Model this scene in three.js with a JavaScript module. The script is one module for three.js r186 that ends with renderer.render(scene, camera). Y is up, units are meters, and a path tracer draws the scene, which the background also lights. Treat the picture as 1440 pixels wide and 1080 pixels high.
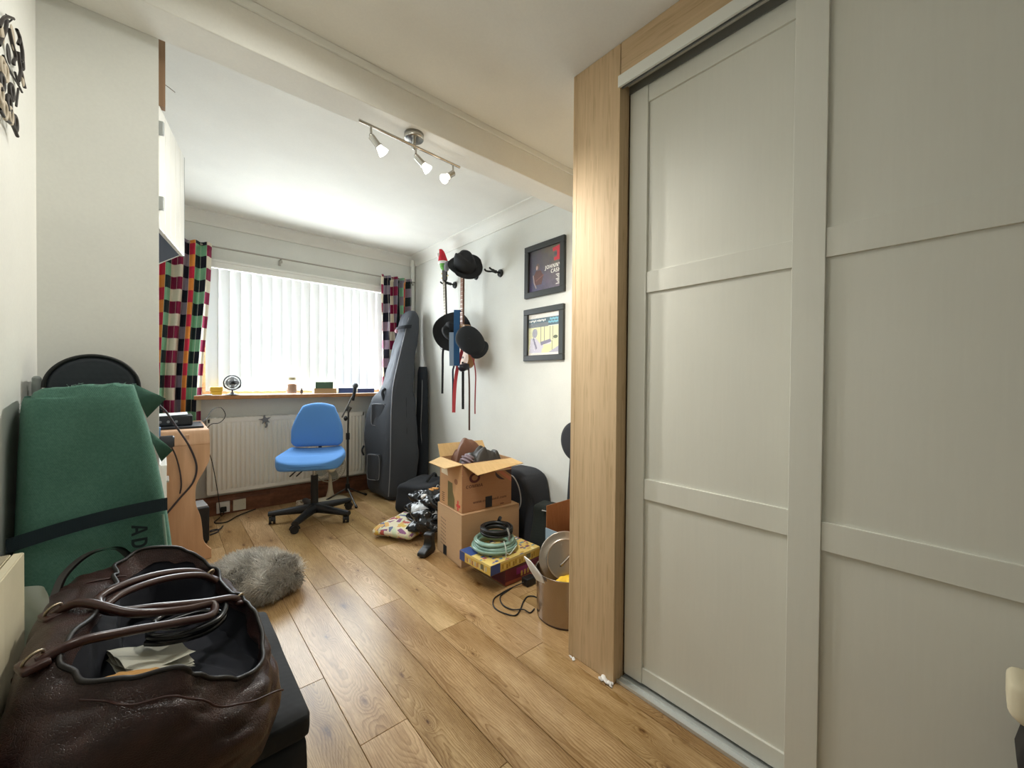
import * as THREE from 'three';
import { RoundedBoxGeometry } from 'three/addons/geometries/RoundedBoxGeometry.js';
import { mergeGeometries, mergeVertices, toCreasedNormals } from 'three/addons/utils/BufferGeometryUtils.js';
import { TextGeometry } from 'three/addons/geometries/TextGeometry.js';
import { FontLoader } from 'three/addons/loaders/FontLoader.js';
import { RectAreaLightUniformsLib } from 'three/addons/lights/RectAreaLightUniformsLib.js';

// ------------------------------------------------------------ camera, sky, lights, exposure
const scene = new THREE.Scene();
const camera = new THREE.PerspectiveCamera(2 * Math.atan(540 / 566.27) * 180 / Math.PI, 1440 / 1080, 0.02, 80);
camera.position.set(0, 1.15, 0);
camera.rotation.set(-0.01122, -0.7125, 0.00842, 'YXZ');
scene.add(camera);
scene.background = new THREE.Color(0.86, 0.94, 1.0);          // overcast daylight
scene.backgroundIntensity = 1.5;
RectAreaLightUniformsLib.init();
// overcast daylight standing outside the glass, the size of the opening: it shines through the blind
const outdoorLight = new THREE.RectAreaLight(new THREE.Color(0.93, 0.97, 1.0), 10.5, 1.62, 1.14);
outdoorLight.name = 'outdoor_daylight';
outdoorLight.position.set(1.005, 1.55, -4.36);
outdoorLight.lookAt(1.005, 1.55, 0);
scene.add(outdoorLight);
// the backlit blind as a lamp: same size as its glowing face, just in front of it
const dayLight = new THREE.RectAreaLight(new THREE.Color(0.9, 0.97, 1.0), 8.0, 1.46, 1.0);
dayLight.name = 'window_blind_daylight';
dayLight.position.set(1.005, 1.54, -4.06);
dayLight.lookAt(1.005, 1.14, -1.06);             // daylight falls in from above, so it leans downward a little
scene.add(dayLight);
const renderer = new THREE.WebGLRenderer({ antialias: true });
renderer.toneMapping = THREE.LinearToneMapping;
renderer.toneMappingExposure = 1.18;
renderer.shadowMap.enabled = true;

// ------------------------------------------------------------ helpers
function rng(seed) { let a = seed >>> 0; return () => { a = (a + 0x6D2B79F5) >>> 0; let t = Math.imul(a ^ (a >>> 15), 1 | a); t = (t + Math.imul(t ^ (t >>> 7), 61 | t)) ^ t; return ((t ^ (t >>> 14)) >>> 0) / 4294967296; }; }
const V = (x, y, z) => new THREE.Vector3(x, y, z);
const PI = Math.PI, sin = Math.sin, cos = Math.cos;
const clamp = (x, a = 0, b = 1) => Math.min(b, Math.max(a, x));
const mix = (a, b, t) => a + (b - a) * t;
const sstep = (a, b, x) => { const t = clamp((x - a) / (b - a)); return t * t * (3 - 2 * t); };
function hsh(x, y, s) { let h = Math.imul(x, 374761393) + Math.imul(y, 668265263) + Math.imul(s, 1274126177); h = Math.imul(h ^ (h >>> 13), 1274126177); return ((h ^ (h >>> 16)) >>> 0) / 4294967296; }
function vn(x, y, s = 0, px = 0, py = 0) {                     // value noise, may wrap with periods px, py
  const xi = Math.floor(x), yi = Math.floor(y), fx = x - xi, fy = y - yi;
  const u = fx * fx * (3 - 2 * fx), v = fy * fy * (3 - 2 * fy);
  const wx = (i) => px ? ((i % px) + px) % px : i, wy = (i) => py ? ((i % py) + py) % py : i;
  const a = hsh(wx(xi), wy(yi), s), b = hsh(wx(xi + 1), wy(yi), s), c = hsh(wx(xi), wy(yi + 1), s), d = hsh(wx(xi + 1), wy(yi + 1), s);
  return a + (b - a) * u + (c - a) * v + (a - b - c + d) * u * v;
}
function fbm(x, y, s = 0, o = 4, px = 0, py = 0) { let t = 0, a = 0.5, n = 0; for (let i = 0; i < o; i++) { t += a * vn(x, y, s + i * 17, px, py); n += a; a *= 0.5; x *= 2; y *= 2; px *= 2; py *= 2; } return t / n; }
function vn3(x, y, z, s = 0) {
  const xi = Math.floor(x), yi = Math.floor(y), zi = Math.floor(z), f = (t) => t * t * (3 - 2 * t), u = f(x - xi), v = f(y - yi), w = f(z - zi), h = (a, b, c) => hsh(xi + a, yi + b, s * 131 + (zi + c) * 57);
  const p = (c) => mix(mix(h(0, 0, c), h(1, 0, c), u), mix(h(0, 1, c), h(1, 1, c), u), v); return mix(p(0), p(1), w);
}
function tex(w, h, f, srgb = true, repeat = true) {            // f(u, v, x, y) -> [r, g, b] in 0..255
  const d = new Uint8Array(w * h * 4);
  for (let y = 0; y < h; y++) for (let x = 0; x < w; x++) { const c = f((x + 0.5) / w, (y + 0.5) / h, x, y), k = (y * w + x) * 4; d[k] = clamp(c[0], 0, 255); d[k + 1] = clamp(c[1], 0, 255); d[k + 2] = clamp(c[2], 0, 255); d[k + 3] = 255; }
  const t = new THREE.DataTexture(d, w, h); t.magFilter = THREE.LinearFilter; t.minFilter = THREE.LinearMipmapLinearFilter; t.generateMipmaps = true;
  if (srgb) t.colorSpace = THREE.SRGBColorSpace;
  t.wrapS = t.wrapT = repeat ? THREE.RepeatWrapping : THREE.ClampToEdgeWrapping;
  t.needsUpdate = true; return t;
}
function canvasTex(w, h, draw) { const c = document.createElement('canvas'); c.width = w; c.height = h; draw(c.getContext('2d'), w, h); const t = new THREE.CanvasTexture(c); t.colorSpace = THREE.SRGBColorSpace; t.wrapS = t.wrapT = THREE.RepeatWrapping; return t; }
function rep(t, x, y) { const c = t.clone(); c.repeat.set(x, y); c.needsUpdate = true; return c; }
function mat(color, roughness = 0.6, o = {}) { return new THREE.MeshStandardMaterial({ color, roughness, ...o }); }
function phys(color, roughness = 0.6, o = {}) { return new THREE.MeshPhysicalMaterial({ color, roughness, ...o }); }
const used = {};
function numbered(n) { if (used[n] === undefined) { used[n] = 0; return n; } used[n]++; return n + '_' + String(used[n]).padStart(3, '0'); }
function flat(g) { const n = g.index ? g.toNonIndexed() : g; for (const k of Object.keys(n.attributes)) if (!['position', 'normal', 'uv'].includes(k)) n.deleteAttribute(k); if (!n.attributes.uv) n.setAttribute('uv', new THREE.BufferAttribute(new Float32Array(n.attributes.position.count * 2), 2)); if (!n.attributes.normal) n.computeVertexNormals(); return n; }
function mg(list) { return list.length === 1 ? flat(list[0]) : mergeGeometries(list.map(flat)); }
function uvm(g, s = 1) {                                       // uv in metres from the dominant side of each face
  g = flat(g); const p = g.attributes.position, n = g.attributes.normal, uv = new Float32Array(p.count * 2);
  for (let i = 0; i < p.count; i += 3) {
    const a = [0, 0, 0]; for (let k = 0; k < 3; k++) { a[0] += n.getX(i + k); a[1] += n.getY(i + k); a[2] += n.getZ(i + k); }
    const b = a.map(Math.abs), m = b[0] >= b[1] && b[0] >= b[2] ? 0 : b[1] >= b[2] ? 1 : 2;
    for (let k = 0; k < 3; k++) { const x = p.getX(i + k), y = p.getY(i + k), z = p.getZ(i + k); uv[(i + k) * 2] = (m === 0 ? z : x) * s; uv[(i + k) * 2 + 1] = (m === 1 ? z : y) * s; }
  }
  g.setAttribute('uv', new THREE.BufferAttribute(uv, 2)); return g;
}
function box(x0, x1, y0, y1, z0, z1, r = 0, seg = 2) { const w = x1 - x0, h = y1 - y0, d = z1 - z0; const g = r ? new RoundedBoxGeometry(w, h, d, seg, Math.min(r, w / 2.01, h / 2.01, d / 2.01)) : new THREE.BoxGeometry(w, h, d); g.translate((x0 + x1) / 2, (y0 + y1) / 2, (z0 + z1) / 2); return flat(g); }
function tube(pts, r, seg = 24, rad = 8, closed = false, tension = 0.5) { const c = new THREE.CatmullRomCurve3(pts.map((p) => p.isVector3 ? p : V(...p)), closed, 'centripetal', tension); return flat(new THREE.TubeGeometry(c, seg, r, rad, closed)); }
function rod(a, b, r0, r1 = r0, n = 12) { a = a.isVector3 ? a : V(...a); b = b.isVector3 ? b : V(...b); const d = b.clone().sub(a), g = new THREE.CylinderGeometry(r1, r0, d.length(), n); g.applyQuaternion(new THREE.Quaternion().setFromUnitVectors(V(0, 1, 0), d.clone().normalize())); g.translate((a.x + b.x) / 2, (a.y + b.y) / 2, (a.z + b.z) / 2); return flat(g); }
function lathe(pts, n = 32) { return flat(new THREE.LatheGeometry(pts.map((p) => new THREE.Vector2(p[0], p[1])), n)); }
function shape(pts) { const s = new THREE.Shape(); pts.forEach((p, i) => i ? s.lineTo(p[0], p[1]) : s.moveTo(p[0], p[1])); return s; }
function smoothShape(pts, n = 48) { const c = new THREE.CatmullRomCurve3(pts.map((p) => V(p[0], p[1], 0)), true, 'centripetal'); return shape(c.getPoints(n).slice(0, -1).map((p) => [p.x, p.y])); }
function ext(s, depth, bevel = 0, o = {}) { return flat(new THREE.ExtrudeGeometry(s, { depth, bevelEnabled: bevel > 0, bevelThickness: bevel, bevelSize: bevel, bevelOffset: -bevel, bevelSegments: 2, steps: 1, curveSegments: 16, ...o })); }
function T(g, o = {}) { const m = new THREE.Matrix4().compose(V(...(o.p || [0, 0, 0])), new THREE.Quaternion().setFromEuler(new THREE.Euler(...(o.r || [0, 0, 0]), o.order || 'YXZ')), V(...(o.s || [1, 1, 1]))); return g.applyMatrix4(m); }
function surf(f, nu, nv, closeU = false, closeV = false) {     // smooth grid surface f(u, v) -> [x, y, z]
  const pos = [], uv = [], idx = [], ru = nu + 1, rv = nv + 1;
  for (let j = 0; j < rv; j++) for (let i = 0; i < ru; i++) { const p = f(i / nu, j / nv); pos.push(p[0], p[1], p[2]); uv.push(i / nu, j / nv); }
  for (let j = 0; j < nv; j++) for (let i = 0; i < nu; i++) { const a = j * ru + i, b = a + 1, c = a + ru, d = c + 1; idx.push(a, b, d, a, d, c); }
  const g = new THREE.BufferGeometry(); g.setAttribute('position', new THREE.Float32BufferAttribute(pos, 3)); g.setAttribute('uv', new THREE.Float32BufferAttribute(uv, 2)); g.setIndex(idx); g.computeVertexNormals();
  if (closeU) { const n = g.attributes.normal; for (let j = 0; j < rv; j++) { const a = j * ru, b = a + nu, x = n.getX(a) + n.getX(b), y = n.getY(a) + n.getY(b), z = n.getZ(a) + n.getZ(b), l = Math.hypot(x, y, z) || 1; n.setXYZ(a, x / l, y / l, z / l); n.setXYZ(b, x / l, y / l, z / l); } }
  return flat(g);
}
function disp(g, f) { const m = mergeVertices((() => { const c = g.clone(); c.deleteAttribute('normal'); c.deleteAttribute('uv'); return c; })(), 1e-5); const p = m.attributes.position, v = V(0, 0, 0); for (let i = 0; i < p.count; i++) { v.fromBufferAttribute(p, i); f(v); p.setXYZ(i, v.x, v.y, v.z); } m.computeVertexNormals(); return flat(m); }
function softBox(w, h, d, r, n, f) {                           // a finely divided rounded box whose points f may push about
  const g = new THREE.BoxGeometry(w, h, d, n, n, n); const hx = w / 2 - r, hy = h / 2 - r, hz = d / 2 - r;
  return disp(g, (v) => { const c = V(clamp(v.x, -hx, hx), clamp(v.y, -hy, hy), clamp(v.z, -hz, hz)), q = v.clone().sub(c); if (q.length() > 1e-6) q.setLength(r); v.copy(c).add(q); if (f) f(v); });
}
function place(o, [x, y, z] = [0, 0, 0], turn = 0) { o.position.set(x, y, z); o.rotation.y = turn; return o; }
function thing(name, label, category, pos = [0, 0, 0], turn = 0, group) { const o = new THREE.Group(); o.name = numbered(name); scene.add(o); place(o, pos, turn); o.userData = { label, category }; if (group) o.userData.group = group; return o; }
function part(name, g, m, parent, label) { const o = new THREE.Mesh(Array.isArray(g) ? mg(g) : g, m); o.name = name; o.castShadow = o.receiveShadow = true; parent.add(o); if (label) o.userData.label = label; return o; }
function solo(name, label, category, g, m, pos, turn, group) { const o = new THREE.Mesh(Array.isArray(g) ? mg(g) : g, m); o.name = numbered(name); o.castShadow = o.receiveShadow = true; scene.add(o); place(o, pos, turn); o.userData = { label, category }; if (group) o.userData.group = group; return o; }
function struct(name, g, m, label, category = 'structure') { const o = g ? new THREE.Mesh(Array.isArray(g) ? mg(g) : g, m) : new THREE.Group(); o.name = numbered(name); o.castShadow = o.receiveShadow = true; scene.add(o); o.userData = { kind: 'structure', label, category }; return o; }

// ------------------------------------------------------------ shared surfaces
const plasterBump = tex(512, 512, (u, v) => { const n = fbm(u * 24, v * 24, 3, 4, 24, 24) * 0.7 + fbm(u * 90, v * 90, 8, 2, 90, 90) * 0.3; return [n * 255, n * 255, n * 255]; }, false);
const weaveBump = tex(256, 256, (u, v) => { const n = 0.5 + 0.25 * sin(u * PI * 128) * (Math.floor(v * 64) % 2 ? 1 : -1) + 0.25 * sin(v * PI * 128) + (vn(u * 128, v * 128, 4) - 0.5) * 0.4; return [n * 255, n * 255, n * 255]; }, false);
const leatherBump = tex(512, 512, (u, v) => {
  let d1 = 9, d2 = 9; const N = 40, x = u * N, y = v * N, xi = Math.floor(x), yi = Math.floor(y);
  for (let a = -1; a <= 1; a++) for (let b = -1; b <= 1; b++) { const cx = ((xi + a) % N + N) % N, cy = ((yi + b) % N + N) % N; const d = Math.hypot(xi + a + hsh(cx, cy, 1) - x, yi + b + hsh(cx, cy, 2) - y); if (d < d1) { d2 = d1; d1 = d; } else if (d < d2) d2 = d; }
  const n = sstep(0, 0.25, d2 - d1) * 0.5 + fbm(u * 10, v * 10, 6, 4, 10, 10) * 0.5; return [n * 255, n * 255, n * 255];
}, false);
const paintTone = (r, g, b, s) => tex(512, 512, (u, v) => { const n = (fbm(u * 6, v * 6, s, 5, 6, 6) - 0.5) * 9 + (vn(u * 200, v * 200, s + 3, 200, 200) - 0.5) * 3; return [r + n, g + n, b + n * 0.9]; });
const m_wall = mat(0xffffff, 0.85, { map: paintTone(226, 227, 221, 11), bumpMap: plasterBump, bumpScale: 0.0004 });
const m_ceil = mat(0xffffff, 0.9, { map: paintTone(231, 230, 223, 31), bumpMap: plasterBump, bumpScale: 0.0004 });
const m_gloss = mat(0xe6e7e1, 0.35);
const m_black = mat(0x111214, 0.5), m_blackMatte = mat(0x17181a, 0.85), m_metal = mat(0xb9b6ae, 0.28, { metalness: 1 }), m_steelDark = mat(0x3c3d40, 0.4, { metalness: 0.8 });
const fabric = (c, s = 1, bump = 0.0006) => phys(c, 0.92, { bumpMap: weaveBump, bumpScale: bump, sheen: 0.25 * s, sheenRoughness: 0.6, sheenColor: new THREE.Color(0x888888) });
// ------------------------------------------------------------ the room
const XR = 2.114, ZW = -4.14, YC = 2.405, YI = 2.485, XL = -0.275, XI = -0.75, ZF = 1.75, XW = 1.286;
const WX0 = 0.235, WX1 = 1.775, WY0 = 0.985, WY1 = 2.1;        // window opening
{
  const w = struct('wall_back', [box(XI - 0.2, WX0, 0, 2.7, ZW - 0.26, ZW), box(WX1, XR + 0.2, 0, 2.7, ZW - 0.26, ZW), box(WX0, WX1, 0, WY0, ZW - 0.26, ZW), box(WX0, WX1, WY1, 2.7, ZW - 0.26, ZW)].map((g) => uvm(g)), m_wall, 'off-white painted wall around the window', 'wall');
  struct('wall_right', uvm(box(XR, XR + 0.2, 0, 2.7, ZW, ZF + 0.2)), m_wall, 'off-white wall where the hats and picture frames hang', 'wall');
  struct('wall_left', [uvm(box(XL - 0.2, XL, 0, 2.7, -1.76, ZF + 0.2))], m_wall, 'pale wall with the wire ornament at the edge of the picture', 'wall');
  struct('wall_left', [uvm(box(XI - 0.2, XI, 0, 2.7, ZW, -1.8))], m_wall, 'pale side wall of the window bay behind the desk', 'wall');
  struct('wall_front', uvm(box(XL, XR, 0, 2.7, ZF, ZF + 0.2)), m_wall, 'plain painted wall facing the window', 'wall');
  struct('partition_wall', uvm(box(XI - 0.2, -0.013, 0, 2.7, -1.8, -1.76)), m_wall, 'pale wall stub beside the green canvas cover', 'wall');
  struct('ceiling', uvm(box(XL - 0.2, XR + 0.2, YC, YC + 0.3, -1.62, ZF + 0.2)), m_ceil, 'cream painted ceiling above the wardrobe', 'ceiling');
  struct('ceiling', uvm(box(XI - 0.2, XR + 0.2, YI, YI + 0.22, ZW - 0.2, -1.75)), m_ceil, 'white painted ceiling of the window bay', 'ceiling');
  const b = struct('ceiling_beam', [uvm(box(XL - 0.2, XR, 2.247, 2.7, -1.76, -1.61, 0.004))], m_ceil, 'boxed white beam crossing the ceiling', 'beam');
  part('beam_trim', box(XL, XR, YC - 0.03, YC, -1.61, -1.598, 0.003), m_gloss, b);
  // plaster cornice: a hollow quarter with small lips
  const s = shape([[0, 0], [0.092, 0], [0.092, -0.012], ...Array.from({ length: 9 }, (_, i) => { const a = i / 8 * PI / 2; return [0.086 - 0.074 * sin(a), -0.086 + 0.074 * cos(a)]; }), [0.012, -0.094], [0, -0.094]]);
  const cw = ext(s, XR - XI); T(cw, { r: [0, -PI / 2, 0] }); T(cw, { p: [XR, YI, ZW] });   // shape x -> +z, depth -> -x
  struct('trim_1', cw, m_ceil, 'white coved cornice above the window', 'cornice');
  const cr = ext(s, -1.76 - ZW); T(cr, { s: [-1, 1, 1] }); { const p = cr.attributes.position.array, n = cr.attributes.normal.array; for (let i = 0; i < p.length; i += 9) for (let k = 0; k < 3; k++) { let t = p[i + 3 + k]; p[i + 3 + k] = p[i + 6 + k]; p[i + 6 + k] = t; t = n[i + 3 + k]; n[i + 3 + k] = n[i + 6 + k]; n[i + 6 + k] = t; } }
  T(cr, { p: [XR, YI, ZW] });
  struct('trim_2', cr, m_ceil, 'white coved cornice above the hats and frames', 'cornice');
  // brown timber skirting with a stepped top
  const mb = mat(0xffffff, 0.45, { map: tex(512, 64, (u, v) => { const n = fbm(u * 5, v * 24, 5, 4) * 60 + fbm(u * 40, v * 60, 9, 2) * 24; return [78 + n, 46 + n * 0.75, 30 + n * 0.6]; }) });
  const sk = shape([[0, 0], [0.022, 0], [0.022, 0.115], [0.016, 0.125], [0.014, 0.148], [0.006, 0.156], [0, 0.156]]);
  const sb = ext(sk, XR - XI); T(sb, { r: [0, -PI / 2, 0], p: [XR, 0, ZW] });
  struct('baseboard_back', uvm(sb, 1.4), mb, 'brown wooden skirting under the radiator', 'baseboard');
  solo('wall_pipe', 'white boxed pipe running down the room corner beside the patterned curtain', 'pipe', [rod([XR - 0.028, 0, ZW + 0.028], [XR - 0.028, YI - 0.02, ZW + 0.028], 0.024, 0.024, 16), rod([XR - 0.028, 2.385, ZW + 0.028], [XR - 0.028, YI - 0.03, ZW + 0.028], 0.03, 0.034, 16)], m_gloss);
}
// ------------------------------------------------------------ laminate floor, board by board
{
  const fl = struct('floor', uvm(box(XI - 0.2, XR + 0.2, -0.2, -0.0125, ZW - 0.2, ZF + 0.2)), mat(0x3a2a1a, 0.9), 'oak laminate floor of long boards', 'floor');
  const W = 0.159, L = 1.42, TW = 1024, TH = 160;
  const variants = [];
  for (let k = 0; k < 12; k++) {
    const r = rng(500 + k * 13), vc = 0.02 + r() * 0.12, d0 = 0.004 + r() * 0.05, sl = (r() - 0.5) * 0.07, ring = 0.0042 + r() * 0.004, tone = (r() - 0.5) * 20, warm = (r() - 0.5) * 10;
    const knots = Array.from({ length: k % 3 === 0 ? 3 : k % 3 === 1 ? 2 : 1 }, () => [0.12 + r() * 1.18, 0.03 + r() * 0.1, 0.007 + r() * 0.02]);
    variants.push(tex(TW, TH, (uu, vv) => {
      const u = uu * L, v = vv * W; let dk = 0, kn = 0, kw = 0;
      for (const [ku, kv, ks] of knots) { const dx = (u - ku) / 2.6, dy = v - kv, dd = Math.hypot(dx, dy); kw += 0.03 * Math.exp(-(dd * dd) / (ks * ks * 3)); const ir = dd * (0.6 + 0.9 * fbm(u * 60 + ku * 9, v * 110, k + 70, 3)); kn += Math.exp(-(ir * ir) / (ks * ks * 0.22)) * (0.25 + 0.95 * fbm(u * 90, v * 260, k + 75, 3)); dk += Math.exp(-(dd * dd) / (ks * ks * 4)) * 0.35; }
      const wob = (fbm(u * 3.2, v * 9, k, 3) - 0.5) * 0.05 + (fbm(u * 14, v * 50, k + 9, 3) - 0.5) * 0.006;
      const dep = d0 + sl * u + 0.03 * (vn(u * 1.3, k, 40) - 0.5);
      const rr = (Math.sqrt((v - vc) ** 2 + dep * dep * 1.2 + 0.00004) + wob + kw) / ring;
      const f = rr - Math.floor(rr), line = Math.pow(f, 2.4) * (1 - sstep(0.9, 1, f));
      const str = 0.35 + 0.65 * vn(u * 2.2, v * 14, k + 33);
      const fib = fbm(u * 26, v * 520, k + 50, 3) - 0.5, big = fbm(u * 2.4, v * 11, k + 60, 3) - 0.5, pore = sstep(0.7, 0.86, fbm(u * 60, v * 700, k + 81, 2));
      const s = -line * str * 62 + fib * 46 + big * 78 - pore * 22 + tone - (kn * 84 + dk * 34);
      return [185 + s * 0.95 - kn * 4, 153 + warm * 0.3 + s, 109 + warm * -0.5 + s * 1.0 + kn * 14];
    }, true, false));
  }
  const mats = variants.map((t) => mat(0xffffff, 0.3, { map: t, bumpMap: t, bumpScale: 0.00025 }));
  const joints = { 0: -1.624, 1: -1.248, 2: -2.33, 3: -1.96, 4: -1.587, 5: -1.231 };      // where the board ends lie, by strip
  const rr = rng(77), gap = 0.0007, bv = 0.0011;
  const idxs = [];
  for (let s = -7; s <= 11; s++) {
    const x0 = 0.304 + s * W, x1 = Math.min(x0 + W, XR - 0.004);
    if (x0 > XR - 0.02 || x1 < XI) continue;
    const j = joints[s] ?? (-4 + ((s * 0.53 + 40) % 1) * L);
    let z = j; while (z > ZW) z -= L;
    for (; z < ZF; z += L) {
      const z0 = Math.max(z, ZW + 0.004), z1 = Math.min(z + L, ZF - 0.004); if (z1 - z0 < 0.03) continue;
      const a = x0 + gap, b = x1 - gap, c = z0 + gap, d = z1 - gap, y = 0, yb = -0.0014, yl = -0.012;
      const P = [[a + bv, y, c + bv], [b - bv, y, c + bv], [b - bv, y, d - bv], [a + bv, y, d - bv], [a, yb, c], [b, yb, c], [b, yb, d], [a, yb, d], [a, yl, c], [b, yl, c], [b, yl, d], [a, yl, d]];
      const Q = [[0, 3, 2, 1], [0, 1, 5, 4], [1, 2, 6, 5], [2, 3, 7, 6], [3, 0, 4, 7], [4, 5, 9, 8], [5, 6, 10, 9], [6, 7, 11, 10], [7, 4, 8, 11]];
      const pos = [], uv = [], flip = rr() < 0.5, fv = rr() < 0.5;
      for (const q of Q) for (const n of [0, 1, 2, 0, 2, 3]) { const p = P[q[n]]; pos.push(...p); let u = (p[2] - z) / L, v = (p[0] - x0) / W; uv.push(flip ? 1 - u : u, fv ? 1 - v : v); }
      const g = new THREE.BufferGeometry(); g.setAttribute('position', new THREE.Float32BufferAttribute(pos, 3)); g.setAttribute('uv', new THREE.Float32BufferAttribute(uv, 2)); g.computeVertexNormals();
      let vi = Math.floor(rr() * 12);
      part('plank', g, mats[vi], fl);
    }
  }
}
// ------------------------------------------------------------ window with timber frame and sill
{
  const w = struct('window_1', null, null, 'wide window behind the white vertical blind', 'window');
  const mw = mat(0xffffff, 0.5, { map: tex(256, 64, (u, v) => { const n = fbm(u * 4, v * 18, 25, 4) * 50; return [150 + n, 98 + n, 52 + n]; }) });
  const za = ZW - 0.2, zb = ZW - 0.13;
  part('window_frame', [box(WX0, WX1, WY0, WY0 + 0.07, za, zb, 0.006), box(WX0, WX1, WY1 - 0.06, WY1, za, zb, 0.006), box(WX0, WX0 + 0.06, WY0 + 0.07, WY1 - 0.06, za, zb, 0.006), box(WX1 - 0.06, WX1, WY0 + 0.07, WY1 - 0.06, za, zb, 0.006), box(0.985, 1.045, WY0 + 0.07, WY1 - 0.06, za, zb, 0.006)].map((g) => uvm(g, 2)), mw, w);
  const glass = phys(0xffffff, 0.02, { transmission: 1, thickness: 0, ior: 1.5 });
  part('pane', box(WX0 + 0.06, 0.985, WY0 + 0.07, WY1 - 0.06, ZW - 0.167, ZW - 0.163), glass, w);
  part('pane', box(1.045, WX1 - 0.06, WY0 + 0.07, WY1 - 0.06, ZW - 0.167, ZW - 0.163), glass, w);
  const sill = part('window_sill', box(WX0 - 0.06, 1.86, WY0, WY0 + 0.018, ZW - 0.13, -4.003, 0.004), mat(0xe9e6dd, 0.4), w);
  part('sill_edge', uvm(box(WX0 - 0.06, 1.86, WY0 - 0.016, WY0 + 0.016, -4.006, -3.996, 0.004), 3), mw, w);
  const vb = thing('vertical_blind', 'white vertical blind drawn across the whole window', 'blind', [0, 0, 0]);
  part('headrail', [box(0.27, 1.745, 2.055, 2.1, ZW - 0.05, ZW + 0.03, 0.006), box(0.27, 1.745, 2.098, 2.118, ZW - 0.02, ZW + 0.035, 0.004)], mat(0xeeeee8, 0.5), vb);
  const n = 19, pitch = 1.49 / n;
  const mv = phys(0xeff4f5, 1, { transmission: 0.065, thickness: 0, ior: 1.2, bumpMap: weaveBump, bumpScale: 0.0002 });
  const vg = surf((u, v) => { const x = (u - 0.5) * 0.089; return [x, 1.012 + 0.0 + (2.052 - 1.03) * v + 0.018, 0.004 * (1 - (2 * u - 1) ** 2)]; }, 6, 1);
  for (let i = 0; i < n; i++) { const r = hsh(i, 3, 5); const o = part('vane', vg, mv, vb); o.position.set(0.262 + pitch * (i + 0.5), 0, ZW - 0.012); o.rotation.y = -0.16 + (r - 0.5) * 0.06; }
  const chain = part('bottom_chain', Array.from({ length: n - 1 }, (_, i) => tube([[0.262 + pitch * (i + 0.5), 1.034, ZW - 0.005], [0.262 + pitch * (i + 1), 1.026, ZW - 0.003], [0.262 + pitch * (i + 1.5), 1.034, ZW - 0.005]], 0.0012, 6, 5)), mat(0xe8e8e8, 0.5), vb);
}
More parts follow.
